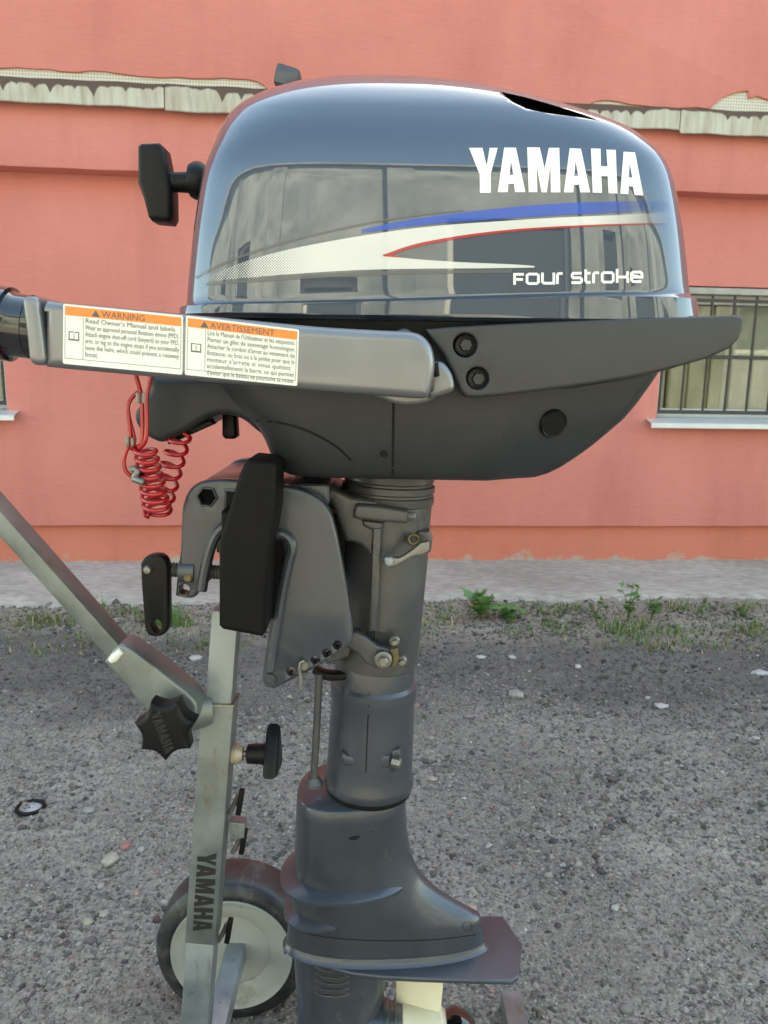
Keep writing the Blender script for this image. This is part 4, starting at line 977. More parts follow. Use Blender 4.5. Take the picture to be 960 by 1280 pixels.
pplate('clamp_handle', [ch_o], CY - .008, .012, .003, M_black, mot).location.y += .15

# ---- shift rod beside the leg
add('shift_rod', tube([atY(399, 842, MID - .03), atY(396, 905, MID - .03), atY(392, 978, MID - .028)], .0034, 12), M_legw, mot)
add('rod_grommet', lathe([(0, .0085), (.003, .0085), (.006, .006), (.008, .005)], atY(392.5, 981, MID - .027), ZA, 20), M_legw, mot)

# ---- mid section / gear case: plan sections by height
def foil(xf, xr, wd, z, seg=64, tail=1.6, ymid=MID, nose=2.2):
    """streamlined plan: round nose at xf (left), fine tail at xr"""
    xm = xf + (xr - xf) * .36; pts = []
    for k in range(seg):
        t = 2 * pi * k / seg; c, s_ = cos(t), sin(t)
        if c < 0:
            x = xm + (xm - xf) * -abs(c) ** (2 / nose); y = wd * np.sign(s_) * abs(s_) ** (2 / nose)
        else:
            x = xm + (xr - xm) * abs(c) ** (2 / tail); y = wd * np.sign(s_) * abs(s_) ** (2 / tail) if tail < 2 else wd * np.sign(s_) * abs(s_) ** (2 / tail)
        pts.append(Vector((float(x), ymid + float(y), z)))
    return pts
def lev(py, xl, xr, wd, tail, nose=2.2):
    a, b = atY(xl, py, MID), atY(xr, py, MID); return foil(a.x, b.x, wd, (a.z + b.z) / 2, 64, tail, MID, nose)
Z_PLATE = .252
gc = add('gear_case', loft([lev(983, 376, 503, .0430, 2.1, 2.3), lev(986, 372.5, 507, .0445, 2.1, 2.3), lev(1005, 371, 507, .0435, 2.1), lev(1036, 369.5, 509, .041, 2.0), lev(1060, 368.5, 513, .039, 1.95), lev(1078, 368, 519, .0375, 1.9),
    lev(1093, 367, 528, .036, 1.85), lev(1106, 366, 541, .0345, 1.8), lev(1117, 365, 556, .033, 1.8), lev(1127, 364, 573, .0315, 1.8), lev(1135, 362.5, 588, .030, 1.85), lev(1141, 361.5, 600, .029, 1.9), lev(1150, 360.5, 602, .0285, 1.95), lev(1165, 359.5, 604, .0283, 1.95), lev(1184, 358, 606, .030, 1.95)]), M_leg, mot, smooth=60)
BV_GC = bvh_of(gc)
sm1, sm2 = o3([(372, 1163), (410, 1171), (470, 1175), (540, 1174), (600, 1167)]), o3([(600, 1168.2), (540, 1175.2), (470, 1176.2), (410, 1172.2), (372, 1164.2)])
decal('casting_seam', [sm1 + sm2], BV_GC, M_hole, gc, .0002, 12)
for (x, y) in ((417, 1166), (584, 1158)): decal('casting_mark', [circ(x, y, 6.5, 20, ry=6), circ(x, y, 5.6, 20, ry=5.1)], BV_GC, M_trimb, gc, .0003, 12)
decal('scuff', [o3([(436, 1047), (444, 1044.5), (450, 1045), (446, 1049), (438, 1050)])], BV_GC, M_hole, gc, .0003, 12)
decal('scuff', [[(458, 1040), (468, 1037.5), (467, 1039.5), (459, 1041.5)]], BV_GC, M_trimb, gc, .0003, 12)
def flange(name, py, xl, xr, wd, tail, dz, parent, lip=.0035):
    a, b = atY(xl, py, MID), atY(xr, py, MID); z = (a.z + b.z) / 2
    f1 = lambda g, zz: foil(a.x - g, b.x + g * .3, wd + g, zz, 72, tail)
    return add(name, loft([f1(-.012, z + dz + .004), f1(-.002, z + .0012), f1(0, z), f1(-.0002, z - .0028), f1(-.010, z - .009)]), M_leg, parent, smooth=40)
flange('spray_plate', 1090, 351, 512, .047, 2.2, .002, mot)
flange('spray_ridge', 1133, 355, 470, .0345, 1.5, .004, mot)
# anti-ventilation plate: plan traced on its own level
near = [(366, 1181), (384, 1195), (410, 1208), (440, 1216), (475, 1220), (520, 1222.5), (580, 1224.5), (640, 1226)]
nearw = [atZ(x, y, Z_PLATE) for x, y in near]
e1, e2 = atZ(648, 1220, Z_PLATE), atZ(651, 1172, Z_PLATE)
nose = atZ(356, 1171, Z_PLATE); nearw = [Vector((nose.x, MID - .004, 0)), Vector((nose.x + .002, MID - .011, 0))] + nearw
far = [Vector((p.x, 2 * MID - p.y, 0)) for p in nearw]
loop = [(p.x, p.y) for p in nearw] + [(e1.x, e1.y), (e2.x + .001, MID - .006), (e2.x + .001, MID + .006), (e1.x, 2 * MID - e1.y)] + [(p.x, p.y) for p in reversed(far)]
loop = [(p.x, p.y) for p in nearw] + [(e1.x, e1.y), (e2.x, MID + .004), (atZ(627, 1137, Z_PLATE).x, 2 * MID - nearw[-1].y)] + [(p.x, p.y) for p in reversed(far[:-1])]
avp = plate3('anti_ventilation_plate', [loop], Vector((0, 0, Z_PLATE)), XA, YA, .0055, .0018, M_leg, mot, res=2)
# fillet between body and plate
a, b = atZ(359, 1171, Z_PLATE).x, atZ(606, 1181, Z_PLATE).x
add('plate_fillet', loft([foil(a - .0035, b + .004, .0345, Z_PLATE + .0004, 64, 1.95), foil(a - .0012, b + .0012, .0315, Z_PLATE + .0020, 64, 1.95), foil(a + .001, b - .001, .0297, Z_PLATE + .0075, 64, 1.95)]), M_leg, mot, smooth=60)
# strut, torpedo, skeg below the plate
ZS = .150
xa_, xb_ = atY(372, 1262, MID).x, atY(470, 1262, MID).x
strut = add('lower_strut', loft([foil(xa_ - .004, xb_ + .018, .026, Z_PLATE - .004, 56, 2.0), foil(xa_ - .002, xb_ + .010, .026, Z_PLATE - .035, 56, 2.0), foil(xa_, xb_ + .006, .031, ZS + .03, 56, 2.1), foil(xa_, xb_ + .004, .034, ZS, 56, 2.1), foil(xa_ + .01, xb_ + .004, .012, ZS - .04, 56, 2.0), foil(xa_ + .03, xb_ + .004, .004, ZS - .085, 56, 2.0)]), M_leg, mot, smooth=60)
BV_ST = bvh_of(strut)
add('gear_housing', lathe([(-.022, .004), (-.020, .014), (-.014, .024), (-.002, .032), (.02, .0365), (.045, .038), (.068, .0365), (.0685, .033)], Vector((xa_ + .02, MID, ZS)), XA, 40), M_leg, mot, smooth=60)
add('bearing_ring', lathe([(0, .030), (.006, .031), (.008, .028), (.012, .028), (.0125, .031), (.0135, .031), (.014, .026), (.02, .026)], Vector((xa_ + .087, MID, ZS)), XA, 40), M_galv2, mot, smooth=30)
for k in range(5):
    y0 = 1207 + k * 7.8; x0 = 393.5 - k * .3
    lp_ = o3([(x0, y0), (x0 + 14, y0 + 4.2), (x0 + 30, y0 + 5.2), (x0 + 45, y0 + 3.4)]) + o3([(x0 + 43, y0 + 6), (x0 + 28, y0 + 8), (x0 + 12, y0 + 6.6), (x0 + 1, y0 + 2.4)])
    inn = o3([(x0 + 4, y0 + 2.2), (x0 + 14, y0 + 5), (x0 + 30, y0 + 6), (x0 + 41, y0 + 4.6)]) + o3([(x0 + 40, y0 + 5.4), (x0 + 28, y0 + 7.2), (x0 + 13, y0 + 6), (x0 + 5, y0 + 3)])
    sl_ = decal('water_intake_slot', [lp_], BV_ST, M_steel, strut, .0004, 20)
    decal('slot_opening', [inn], BV_ST, M_hole, sl_, .0007, 20)
# propeller
px0 = Vector((xa_ + .124, MID, ZS))
prop = add('propeller', lathe([(-.018, .024), (-.016, .027), (.022, .026), (.026, .022), (.030, .020)], px0, XA, 36), M_prop, mot)
for k in range(3):
    ang = radians(-14 + 120 * k); V_, rows_ = [], []
    nr, ncx = 12, 12
    for side in (0, 1):
        for i in range(nr):
            r_ = .020 + .073 * i / (nr - 1); hw = .0215 * (1 + .10 * sin(i / (nr - 1) * pi)) * (1 if i < nr - 3 else (.96 if i == nr - 3 else (.86 if i == nr - 2 else .6)))
            for j in range(ncx):
                c = (j / (ncx - 1) * 2 - 1); sweep = .004 * (i / nr) ** 2
                xx = c * hw + sweep; tw = c * hw * .55
                aa = ang + tw / max(r_, .02) * .62
                th_ = .0022 * (1 - abs(c) ** 3) * (1 if side else -1)
                V_.append(px0 + Vector((xx + th_ * .4, -sin(aa) * r_ + th_ * cos(aa), cos(aa) * r_ + th_ * sin(aa))))
    F_ = []; S = nr * ncx
    for i in range(nr - 1):
        for j in range(ncx - 1):
            q = i * ncx + j; F_.append((q, q + 1, q + ncx + 1, q + ncx)); F_.append((S + q, S + q + ncx, S + q + ncx + 1, S + q + 1))
    per = [j for j in range(ncx)] + [i * ncx + ncx - 1 for i in range(1, nr)] + [(nr - 1) * ncx + j for j in range(ncx - 2, -1, -1)] + [i * ncx for i in range(nr - 2, 0, -1)]
    for a_, b_ in zip(per, per[1:] + per[:1]): F_.append((a_, S + a_, S + b_, b_))
    add('blade', (V_, F_), M_prop, prop, smooth=50)
add('propeller_nut', lathe([(.028, .021), (.034, .0245), (.040, .0245), (.050, .021), (.058, .014), (.061, .004)], px0, XA, 28), M_gloss, mot)
add('cotter_pin', tube([px0 + Vector((.036, -.02, .018)), px0 + Vector((.038, -.026, .030))], .0018, 8), M_brass, mot)

# ================================================================== trolley
tro = empty('motor_trolley', (-.2, .7, 0), 'galvanised steel motor trolley with a black clamping block and one cream-rimmed wheel showing', 'trolley')
PY = .655
def wbeam(name, a, b, w1, w2, m, parent, bev=.002, ref=YA): return add(name, beam(a, b, w1, w2, bev, ref), m, parent)
pb = atY(254, 1168, PY - .012); sl0 = atY(276, 874, PY + .001)
pt = sl0 + (sl0 - pb).normalized() * .085
wbeam('inner_post', pt, pb, .0235, .0235, M_galv, tro)
slv = wbeam('sleeve_post', sl0, pb, .0285, .0285, M_galv2, tro)
pe = pb + (pb - sl0).normalized() * .20
wbeam('lower_post', pb, pe, .0262, .0265, M_galv, tro)
add('weld_bead', tube([sl0 + Vector((dx * .0143, dy * .0143, 0)) for dx, dy in ((-1, -1), (1, -1), (1, 1), (-1, 1))], .0012, 8, closed=True), M_rust, tro)
# post lettering
BV_SL = bvh_of(slv)
def word(mapf, bvh, m, parent, off, fallbackY=.6):
    for ch, loops in LET:
        L2 = []
        for lp in loops:
            q = []
            for x, y in lp:
                y2 = y - max(0, (x - 620)) * .075
                q.append(mapf((x - 60) / 803, (y2 - 92) / 206))
            L2.append(q)
        decal('letter', L2, bvh, m, parent, off, 30, fallbackY)
def post_map(u, v):
    t = u; tr = Vector((271, 1066, 0)).lerp(Vector((265.5, 1165, 0)), t); tl = Vector((247.5, 1064, 0)).lerp(Vector((240.5, 1163, 0)), t)
    q = tr.lerp(tl, v); return (q.x, q.y)
word(post_map, BV_SL, M_blackink, slv, .0004)
# clamping block
pad_o = [(307, 576), (311, 574), (341, 577), (345, 582), (344, 640), (335, 690), (331, 792), (327, 797), (278, 788), (273, 783), (273, 678), (299, 592)]
pplate('clamping_board', [[(276, 640), (330, 640), (330, 780), (276, 780)]], .575, .21, .003, M_rubber, tro)
pad = pplate('clamping_block', [pad_o], .553, .05, .0042, M_rubber, tro, res=3)
# handle tube with flattened end and pivot
HY = .635
ha, hb = atY(178, 855, HY - .012) + YA * .012, atY(-74, 572, HY - .027) + YA * .012
hd = (hb - ha).normalized()
wbeam('handle_tube', ha - hd * .01, hb, .0150, .025, M_galv2, tro)
pplate('handle_end_plate', [o3([(130, 828), (150, 806), (186, 828), (216, 852), (236, 868), (246, 882), (246, 900), (236, 916), (220, 920), (200, 912), (184, 892), (160, 862)])], HY - .016, .03, .003, M_galv2, tro, res=2)
add('weld_mark', tube([atY(x, y, HY - .0165) for x, y in ((138, 826), (143, 822), (152, 813))], [.0025, .004, .003], 8), M_white, tro)
add('pivot_tube', tube([atY(232, 888, HY + .012), atY(262, 884, PY)], [.018, .018], 24), M_galv2, tro)
def star(cx, cy, ro, ri, n, a0):
    out = []
    for k in range(n):
        for j in range(8):
            t = j / 8; r_ = ro - (ro - ri) * sin(pi * t) ** .8
            g = a0 + 2 * pi * (k + t) / n; out.append((cx + r_ * cos(g), cy + r_ * sin(g)))
    return out
kn = pplate('star_knob', [star(205, 914, 39.5, 30, 7, radians(-14))], HY - .05, .02, .0045, M_black, tro, res=4)
kn2 = pplate('knob_hub', [circ(208, 906, 20, 20)], HY - .032, .03, .003, M_black, kn)
BV_KN = bvh_of(kn)
def knob_map(u, v):
    o_ = Vector((199.5, 888, 0)); du = Vector((19, 50, 0)); dv = Vector((-11.5, 5, 0)); q = o_ + du * u + dv * v; return (q.x, q.y)
M_knobl = mat('embossed_black', (.014, .014, .015), .38)
for ch, loops in LET:
    L2 = [[(lambda q: (q.x, q.z))(atY(*knob_map((x - 60) / 803, (y - max(0, x - 620) * .075 - 92) / 206), HY - .0508)) for x, y in lp] for lp in loops]
    plate3('letter', L2, Vector((0, HY - .0508, 0)), XA, ZA, .001, .0001, M_knobl, kn, res=0)
# locking knob on the right of the post
k0 = atY(296, 942, PY); s = pxm(310, 942, PY)
add('knob_boss', lathe([(-6 * s, 13 * s), (1 * s, 13 * s), (4 * s, 10 * s), (8 * s, 9 * s)], k0, XA, 16), M_rust, tro)
lk = add('locking_knob', lathe([(12 * s, 7 * s), (14 * s, 12 * s), (30 * s, 12.5 * s), (36 * s, 14 * s), (40 * s, 13 * s)], k0, XA, 24), M_black, tro)
add('knob_screw', lathe([(0, 4 * s), (14 * s, 4 * s)], k0, XA, 12), M_steel, lk)
ksl = [(y, z) for y, z in star(0, 0, .0285, .017, 3, radians(80))]
plate3('knob_wing', [ksl], k0 + XA * (54 * s), YA, ZA, 17 * s, .004, M_black, lk, res=3)
# cable clips on the post
for (x, y, dx) in ((297, 1003, 0), (301, 1052, 0), (283, 1163, 0)):
    p = atY(x, y, PY - .004)
    c_ = add('spring_clip', tube([p + Vector((-.008, 0, -.012)), p + Vector((-.002, 0, .0)), p + Vector((.001, 0, .008))], .0022, 10), M_steel, tro)
    add('clip_lever', beam(p + Vector((.001, -.003, -.010)), p + Vector((.005, -.003, .015)), .005, .006, .001), M_black, c_)
pplate('clip_bracket', [[(286, 1028), (306, 1030), (305, 1048), (288, 1050)]], PY - .012, .012, .001, M_galv2, tro)
# axle bar, wheels, base bars
WYN = .84; wc = atY(289, 1197, WYN); WR = wc.z
wc = Vector((wc.x, WYN, WR))
wbeam('axle_bar', Vector((wc.x + .004, .885, WR)), Vector((wc.x + .004, .50, WR)), .024, .024, M_galv, tro, ref=ZA)
def wheel(y0, sgn):
    ro, ri = WR * 1.02, WR * .80
    o = Vector((wc.x, y0, WR * 1.02)); ax_ = YA * sgn
    ty = add('wheel', lathe([(.010, ri * .62), (.006, ri * .70), (.0035, ri * .80), (.0018, ri * .86), (.0012, ri * .93), (0, ri * .95), (-.001, ri * .985), (.002, ri), (.006, ri)], o, ax_, 72, cap=False), M_cream, tro, smooth=40)
    ty['label'] = 'cream plastic wheel with black tyre'
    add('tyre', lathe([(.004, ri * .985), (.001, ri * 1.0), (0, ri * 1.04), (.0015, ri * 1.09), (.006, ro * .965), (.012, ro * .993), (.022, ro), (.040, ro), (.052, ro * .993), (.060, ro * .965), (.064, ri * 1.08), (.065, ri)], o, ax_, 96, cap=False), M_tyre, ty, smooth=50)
    add('rim_disc', lathe([(.0105, ri * .62), (.014, ri * .5), (.016, ri * .34), (.016, ri * .215), (.022, ri * .205), (.03, ri * .2), (.034, .004)], o, ax_, 64, cap=True), M_cream, ty, smooth=40)
    add('rim_back', lathe([(.055, ri), (.055, .02)], o, ax_, 48, cap=True), M_cream, ty)
    add('hub_opening', lathe([(.0175, ri * .205), (.0165, .004)], o, ax_, 32), M_hole, ty)
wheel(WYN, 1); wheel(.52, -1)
fx = atZ(641, 1252, .026)
fb0 = Vector((fx.x, .872, .014)); fb1 = Vector((fx.x + .008, .46, .014))
ft = wbeam('foot_bar', fb0, fb1, .026, .026, M_galv2, tro, ref=ZA)
wbeam('base_bar', Vector((wc.x, .60, .03)), Vector((fx.x - .013, .60, .016)), .024, .024, M_galv2, tro, ref=ZA)
wbeam('post_foot', pe, Vector((pe.x - .004, .60, .03)), .026, .026, M_galv, tro)

# ================================================================== red lanyard hanging from the tiller
LY = .575
lan = empty('stop_lanyard', atY(185, 650, LY), 'red coiled stop-switch lanyard hanging below the tiller', 'lanyard')
def A(x, y, dy=0.): return atY(x, y, LY + dy)
def coil(p0, p1, n, r0, r1, yo0, yo1, tilt, ph=0., sq=.55):
    """helix whose axis runs p0->p1 in photo coordinates, radius in photo px"""
    out = []; N_ = int(n * 22)
    for i in range(N_ + 1):
        t = i / N_; a_ = ph + 2 * pi * n * t; rr = r0 + (r1 - r0) * t
        x = p0[0] + (p1[0] - p0[0]) * t + rr * cos(a_); dy = yo0 + (yo1 - yo0) * t + rr * sin(a_) * pxm(190, 600, LY)
        y = p0[1] + (p1[1] - p0[1]) * t + rr * (tilt * cos(a_) - .42 * sin(a_))
        out.append(A(x, y, dy))
    return out
rC = 2.7 * pxm(190, 600, LY)
path = [A(168, 462, .0), A(174, 484), A(177.5, 500), A(178, 520), A(178.5, 545), A(177, 556)]
c1 = coil((181, 560), (197, 640), 8.2, 13, 16.5, 0, .006, -.14, ph=2.6)
c2 = coil((197, 640), (226, 545), 6.4, 15, 12, .014, .042, .22, ph=2.6 + 2 * pi * .2)
sm = lambda P: [q for q in cr(P, 4, False)]
add('coil', tube(sm(path) + c1 + c2 + sm([c2[-1], A(222, 535, .045), A(214, 520, .05), A(205, 500, .05)])[1:], rC, 10), M_red, lan, smooth=180)
add('cord', tube(sm([A(191, 460, -.004), A(186, 482, -.003), A(183, 500, -.003), A(183.5, 530, -.003), A(181.5, 552, -.003), A(172, 563, .002)]), rC, 10), M_red, lan, smooth=180)
add('cord', tube(sm([A(174, 489, .003), A(165, 497, .003), A(160, 508, .002), A(161, 525, .002), A(162.5, 545, .001), A(160, 558, 0), A(155, 574, 0), A(157, 588, 0), A(165, 596, 0)]), rC * .95, 10), M_red, lan, smooth=180)
add('cord', tube(sm([A(159.5, 504, .006), A(161, 520, .005), A(166, 540, .004), A(168, 552, .003), A(163, 562, .003)]), rC * .9, 10), M_red, lan, smooth=180)
for (x, y, w_, h_) in ((173, 497.5, 3.2, 6.5), (181, 497.5, 3.8, 6.5), (159.5, 552, 2.6, 6), (165.5, 552, 2.4, 5)):
    s = pxm(x, y, LY); add('crimp', lathe([(-h_ * s, w_ * .85 * s), (-h_ * s * .9, w_ * s), (h_ * s * .9, w_ * s), (h_ * s, w_ * .85 * s)], A(x, y, -.001), (ZA + XA * .03), 16), M_steel, lan)
add('snap_hook', tube(sm([A(164, 588, -.004), A(168, 586, -.004), A(172, 590, -.005), A(168, 598, -.004), A(172, 600, -.006), A(180, 603, -.008)]), .0028, 10), M_steel, lan, smooth=180)
add('hook_lever', tube([A(173, 587, -.003), A(178, 592, -.005)], .0028, 8), M_black, lan)

# ================================================================== plants
def gz(x, y): return float(ground_h(np.array([x]), np.array([y]))[0])
# grass: single mesh of blades (uncountable)
def grass(n, xr, yr, dens, name, label, hmin, hmax, straw):
    V, F, T = [], [], []
    xs = rng.uniform(*xr, n * 3); ys = rng.uniform(*yr, n * 3)
    d = dens(xs, ys); keep = rng.random(n * 3) < d; xs, ys, d = xs[keep][:n], ys[keep][:n], d[keep][:n]
    hz = ground_h(xs, ys)
    for x, y, z, dd in zip(xs, ys, hz, d):
        a = rng.uniform(0, 2 * pi); h = rng.uniform(hmin, hmax) * (.45 + .75 * dd); ln = rng.uniform(.2, 1.1) * h; wd = rng.uniform(.0012, .0026)
        dx, dy = cos(a), sin(a); b = len(V); px_, py_ = -dy * wd, dx * wd
        for t in (0, .5):
            cx_, cy_, cz_ = x + dx * ln * t * t, y + dy * ln * t * t, z + h * t * (1.15 - .3 * t) - .003
            V += [(cx_ - px_, cy_ - py_, cz_), (cx_ + px_, cy_ + py_, cz_)]
        V.append((x + dx * ln, y + dy * ln, z + h * .85)); F += [(b, b + 1, b + 3), (b, b + 3, b + 2), (b + 2, b + 3, b + 4)]
        s_ = rng.random() < straw
        c = np.array((.40, .335, .19)) * rng.uniform(.6, 1.2) if s_ else np.array((.11, .20, .05)) * rng.uniform(.6, 1.4) + np.array((.03, .01, 0)) * rng.random()
        T += [c] * 5
    o = link_mesh(name, np_mesh(name, np.array(V), np.array(F), np.array(T)), M_grass, center=True, smooth=180)
    return tag(o, label, 'grass', kind='stuff')
def apron_front(x): return WALL_Y + WALL_K * x - .53
def blobs(c): 
    def f(x, y):
        d = np.zeros_like(x)
        for (px, py, rx_, ry_, s_) in c:
            p = atZ(px, py, .01); d = np.maximum(d, s_ * np.exp(-(((x - p.x) / rx_) ** 2 + ((y - p.y) / ry_) ** 2)))
        return d * np.clip(2.2 * vnoise(x, y, 9, 57) - .55, .04, 1.2) * (.35 + .9 * vnoise(x, y, 30, 55)) * (y < apron_front(x) + .03)
    return f
green = [(760, 765, .5, .035, .75), (930, 765, .35, .035, .75), (620, 768, .3, .03, .6), (450, 770, .3, .03, .5), (120, 768, .35, .03, .6), (40, 778, .16, .05, .9), (112, 770, .06, .05, 1), (210, 780, .10, .05, 1.0), (225, 806, .14, .05, .8), (150, 800, .22, .05, .35), (318, 770, .07, .03, .8), (30, 812, .15, .04, .5), (195, 798, .1, .05, .8),
         (545, 780, .06, .06, .8), (540, 800, .08, .04, .6), (600, 790, .2, .04, .35), (740, 790, .14, .05, .7), (790, 790, .22, .05, .9), (850, 785, .2, .05, .8), (920, 790, .16, .05, .8), (960, 785, .16, .05, .6), (860, 805, .2, .035, .6), (690, 785, .15, .04, .45), (400, 790, .3, .06, .3), (815, 810, .12, .03, .5)]
grass(13000, (-1.7, 1.9), (2.0, 2.85), blobs(green), 'grass', 'sparse green grass growing along the concrete strip', .018, .066, .24)
strawb = [(700, 766, .6, .04, .8), (900, 768, .5, .04, .7), (500, 772, .5, .04, .7), (150, 772, .6, .04, .7), (560, 810, .1, .04, .7), (640, 800, .2, .04, .5), (860, 812, .16, .03, .9), (930, 812, .16, .03, .8), (700, 800, .3, .04, .4), (200, 815, .4, .05, .35), (60, 800, .3, .06, .4), (330, 800, .3, .05, .3), (620, 722, .3, .03, .6), (330, 795, .3, .04, .5)]
grass(9000, (-1.7, 1.9), (2.0, 3.0), lambda x, y: np.maximum(blobs(strawb)(x, y), 0), 'dry_grass', 'dry straw-coloured grass and litter at the edge of the gravel', .005, .024, .95)

leaf_v = [(0, 0, 0), (-.32, .22, .05), (-.42, .5, .06), (-.2, .62, .03), (0, 1, -.06), (.2, .62, .03), (.42, .5, .06), (.32, .22, .05), (0, .5, -.05)]
leaf_f = [(0, 8, 2, 1), (2, 8, 3), (3, 8, 4), (4, 8, 5), (5, 8, 6), (6, 8, 0, 7)]
leaf_mes = []
for k in range(4):
    me = bpy.data.meshes.new('leaf'); sc_ = 1 - .25 * (k % 2)
    me.from_pydata([(x * sc_ * (1 + .2 * random.uniform(-1, 1)), y, z + .12 * random.uniform(-1, 1) * y) for x, y, z in leaf_v], [], leaf_f); me.materials.append(M_leaf); me.shade_smooth(); leaf_mes.append(me)
def weed(px, py, zbase, hpx, spread, nleaf, lsize, label, stems=4):
    p = atZ(px, py, zbase); base = Vector((p.x, p.y, max(zbase - .006, gz(p.x, p.y) - .004))); h = hpx * pxm(px, py, p.y)
    root = empty('weed', base, label, 'weed', 'weeds at the foot of the wall')
    vfs, tips = [], []
    for k in range(stems):
        a = random.uniform(0, 2 * pi); ln = random.uniform(.3, 1) * spread; hh = h * random.uniform(.55, 1)
        if k == 0: hh = h; ln *= .4
        pts = [base + Vector((cos(a) * ln * t * t, sin(a) * ln * .6 * t * t, hh * t)) for t in (0, .35, .7, 1)]
        vfs.append(tube(pts, [.0016, .0013, .001, .0006], 6)); tips.append(pts)
    add('stem', merge(*vfs), M_stem, root, smooth=180)
    for k in range(nleaf):
        pts = tips[k % stems]; t = random.uniform(.25, 1.0); i = min(2, int(t * 3)); q = pts[i].lerp(pts[i + 1], t * 3 - i)
        lf = bpy.data.objects.new('leaf', random.choice(leaf_mes)); COL.objects.link(lf); lf.parent = root; lf.location = q - base
        s_ = lsize * random.uniform(.6, 1.15); lf.scale = (s_, s_, s_); lf.rotation_euler = (random.uniform(-.2, 1.0), random.uniform(-.5, .5), random.uniform(0, 2 * pi))
    return root
weed(600, 774, .012, 36, .07, 34, .056, 'broad-leaved green weed growing beside the motor leg at the concrete edge', 5)
weed(634, 778, .012, 24, .08, 44, .034, 'low bushy green weed right beside the broad-leaved one', 6)
weed(785, 776, .012, 52, .06, 40, .028, 'tallest thin-stemmed weed standing against the concrete strip', 5)
weed(815, 776, .012, 34, .05, 24, .030, 'small upright weed just right of the tallest weed', 4)
weed(745, 774, .012, 32, .06, 20, .024, 'spindly weed left of the tallest weed', 5)
weed(876, 776, .012, 28, .04, 14, .028, 'small weed below the right window', 3)
weed(930, 774, .012, 20, .09, 30, .022, 'low spreading weed at the right edge of the picture', 5)
weed(680, 770, .012, 16, .05, 9, .014, 'thin dry weed between the leafy weed and the tallest weed', 4)
for (px, py, hh, lab) in ((212, 783, 30, 'bright grass tuft behind the trolley handle'), (112, 770, 34, 'upright grass tuft left of the trolley handle'), (318, 772, 18, 'small grass tuft right behind the clamp handle')):
    p = atZ(px, py, .01); root = empty('grass_tuft', (p.x, p.y, gz(p.x, p.y)), lab, 'grass tuft', 'grass tufts'); vv, ff = [], []
    for k in range(70):
        a = random.uniform(0, 2 * pi); r0 = random.uniform(0, .05); h = hh * pxm(px, py, p.y) * random.uniform(.4, 1.1); ln = h * random.uniform(.1, .9); b = len(vv); wd = .002
        x0, y0 = p.x + r0 * cos(a * 3), p.y + r0 * sin(a * 3) * .5; z0 = gz(p.x, p.y) - .004
        vv += [(x0 - wd, y0, z0), (x0 + wd, y0, z0), (x0 + cos(a) * ln * .35 + wd * .8, y0 + sin(a) * ln * .35, z0 + h * .65), (x0 + cos(a) * ln * .35 - wd * .8, y0 + sin(a) * ln * .35, z0 + h * .65), (x0 + cos(a) * ln, y0 + sin(a) * ln, z0 + h)]
        ff += [(b, b + 1, b + 2, b + 3), (b + 3, b + 2, b + 4)]
    add('blades', (vv, ff), M_leaf, root, smooth=180, recalc=False)

# ================================================================== stones
def ico():
    bm = bmesh.new(); bmesh.ops.create_icosphere(bm, subdivisions=1, radius=1); v = np.array([x.co[:] for x in bm.verts]); f = np.array([[q.index for q in p.verts] for p in bm.faces]); bm.free(); return v, f
IV, IF = ico()
def rotm(n):
    q = rng.normal(size=(n, 4)); q /= np.linalg.norm(q, axis=1)[:, None]; w_, x, y, z = q.T
    return np.stack([1 - 2 * (y * y + z * z), 2 * (x * y - z * w_), 2 * (x * z + y * w_), 2 * (x * y + z * w_), 1 - 2 * (x * x + z * z), 2 * (y * z - x * w_), 2 * (x * z - y * w_), 2 * (y * z + x * w_), 1 - 2 * (x * x + y * y)], 1).reshape(n, 3, 3)
def pebbles(n, name, label, smin, smax, pw, bright, sink, shade=1.):
    y = .72 + 1.93 * rng.random(n) ** 1.4; x = rng.uniform(-1, 1, n) * (.34 + .56 * y)
    s_ = smin + (smax - smin) * rng.random(n) ** pw
    cl_ = vnoise(x, y, 6, 61); s_ *= (.6 + .8 * cl_)
    s_ *= .75 + .3 * y
    sc3 = s_[:, None] * rng.uniform(.55, 1.25, (n, 3))
    base = IV[None] * (1 + .28 * rng.uniform(-1, 1, (n, len(IV), 1)))
    P = np.einsum('nij,nkj->nki', rotm(n), base * sc3[:, None, :]); P[:, :, 2] *= .75
    z = ground_h(x, y) + s_ * sink
    P += np.stack([x, y, z], 1)[:, None, :]
    dk_ = np.where(vnoise(x, y, 3.0, 77) * .5 + y > 2.05, .68, 1.)[:, None]
    g = dk_ * (.45 + .95 * rng.random(n) ** 1.4)[:, None] * np.array([[.235, .210, .184]]) * shade + rng.uniform(-.012, .012, (n, 3)); wp = rng.random(n) < bright
    g[wp] = rng.uniform(.26, .5, wp.sum())[:, None] * np.array([[1, .96, .9]]); pk = rng.random(n) < .02; g[pk] = np.array([.28, .17, .14]) * rng.uniform(.7, 1.2, pk.sum())[:, None]
    V = P.reshape(-1, 3); F = (IF[None] + (np.arange(n) * len(IV))[:, None, None]).reshape(-1, 3); T = np.repeat(np.clip(g, .02, .7), len(IV), 0)
    o = link_mesh(name, np_mesh(name, V, F, T), M_pebble, center=True, smooth=None); return tag(o, label, 'gravel', kind='stuff')
IV0, IF0 = IV, IF
bm = bmesh.new(); bmesh.ops.create_icosphere(bm, subdivisions=1, radius=1); bm.free()
phi = (1 + 5 ** .5) / 2
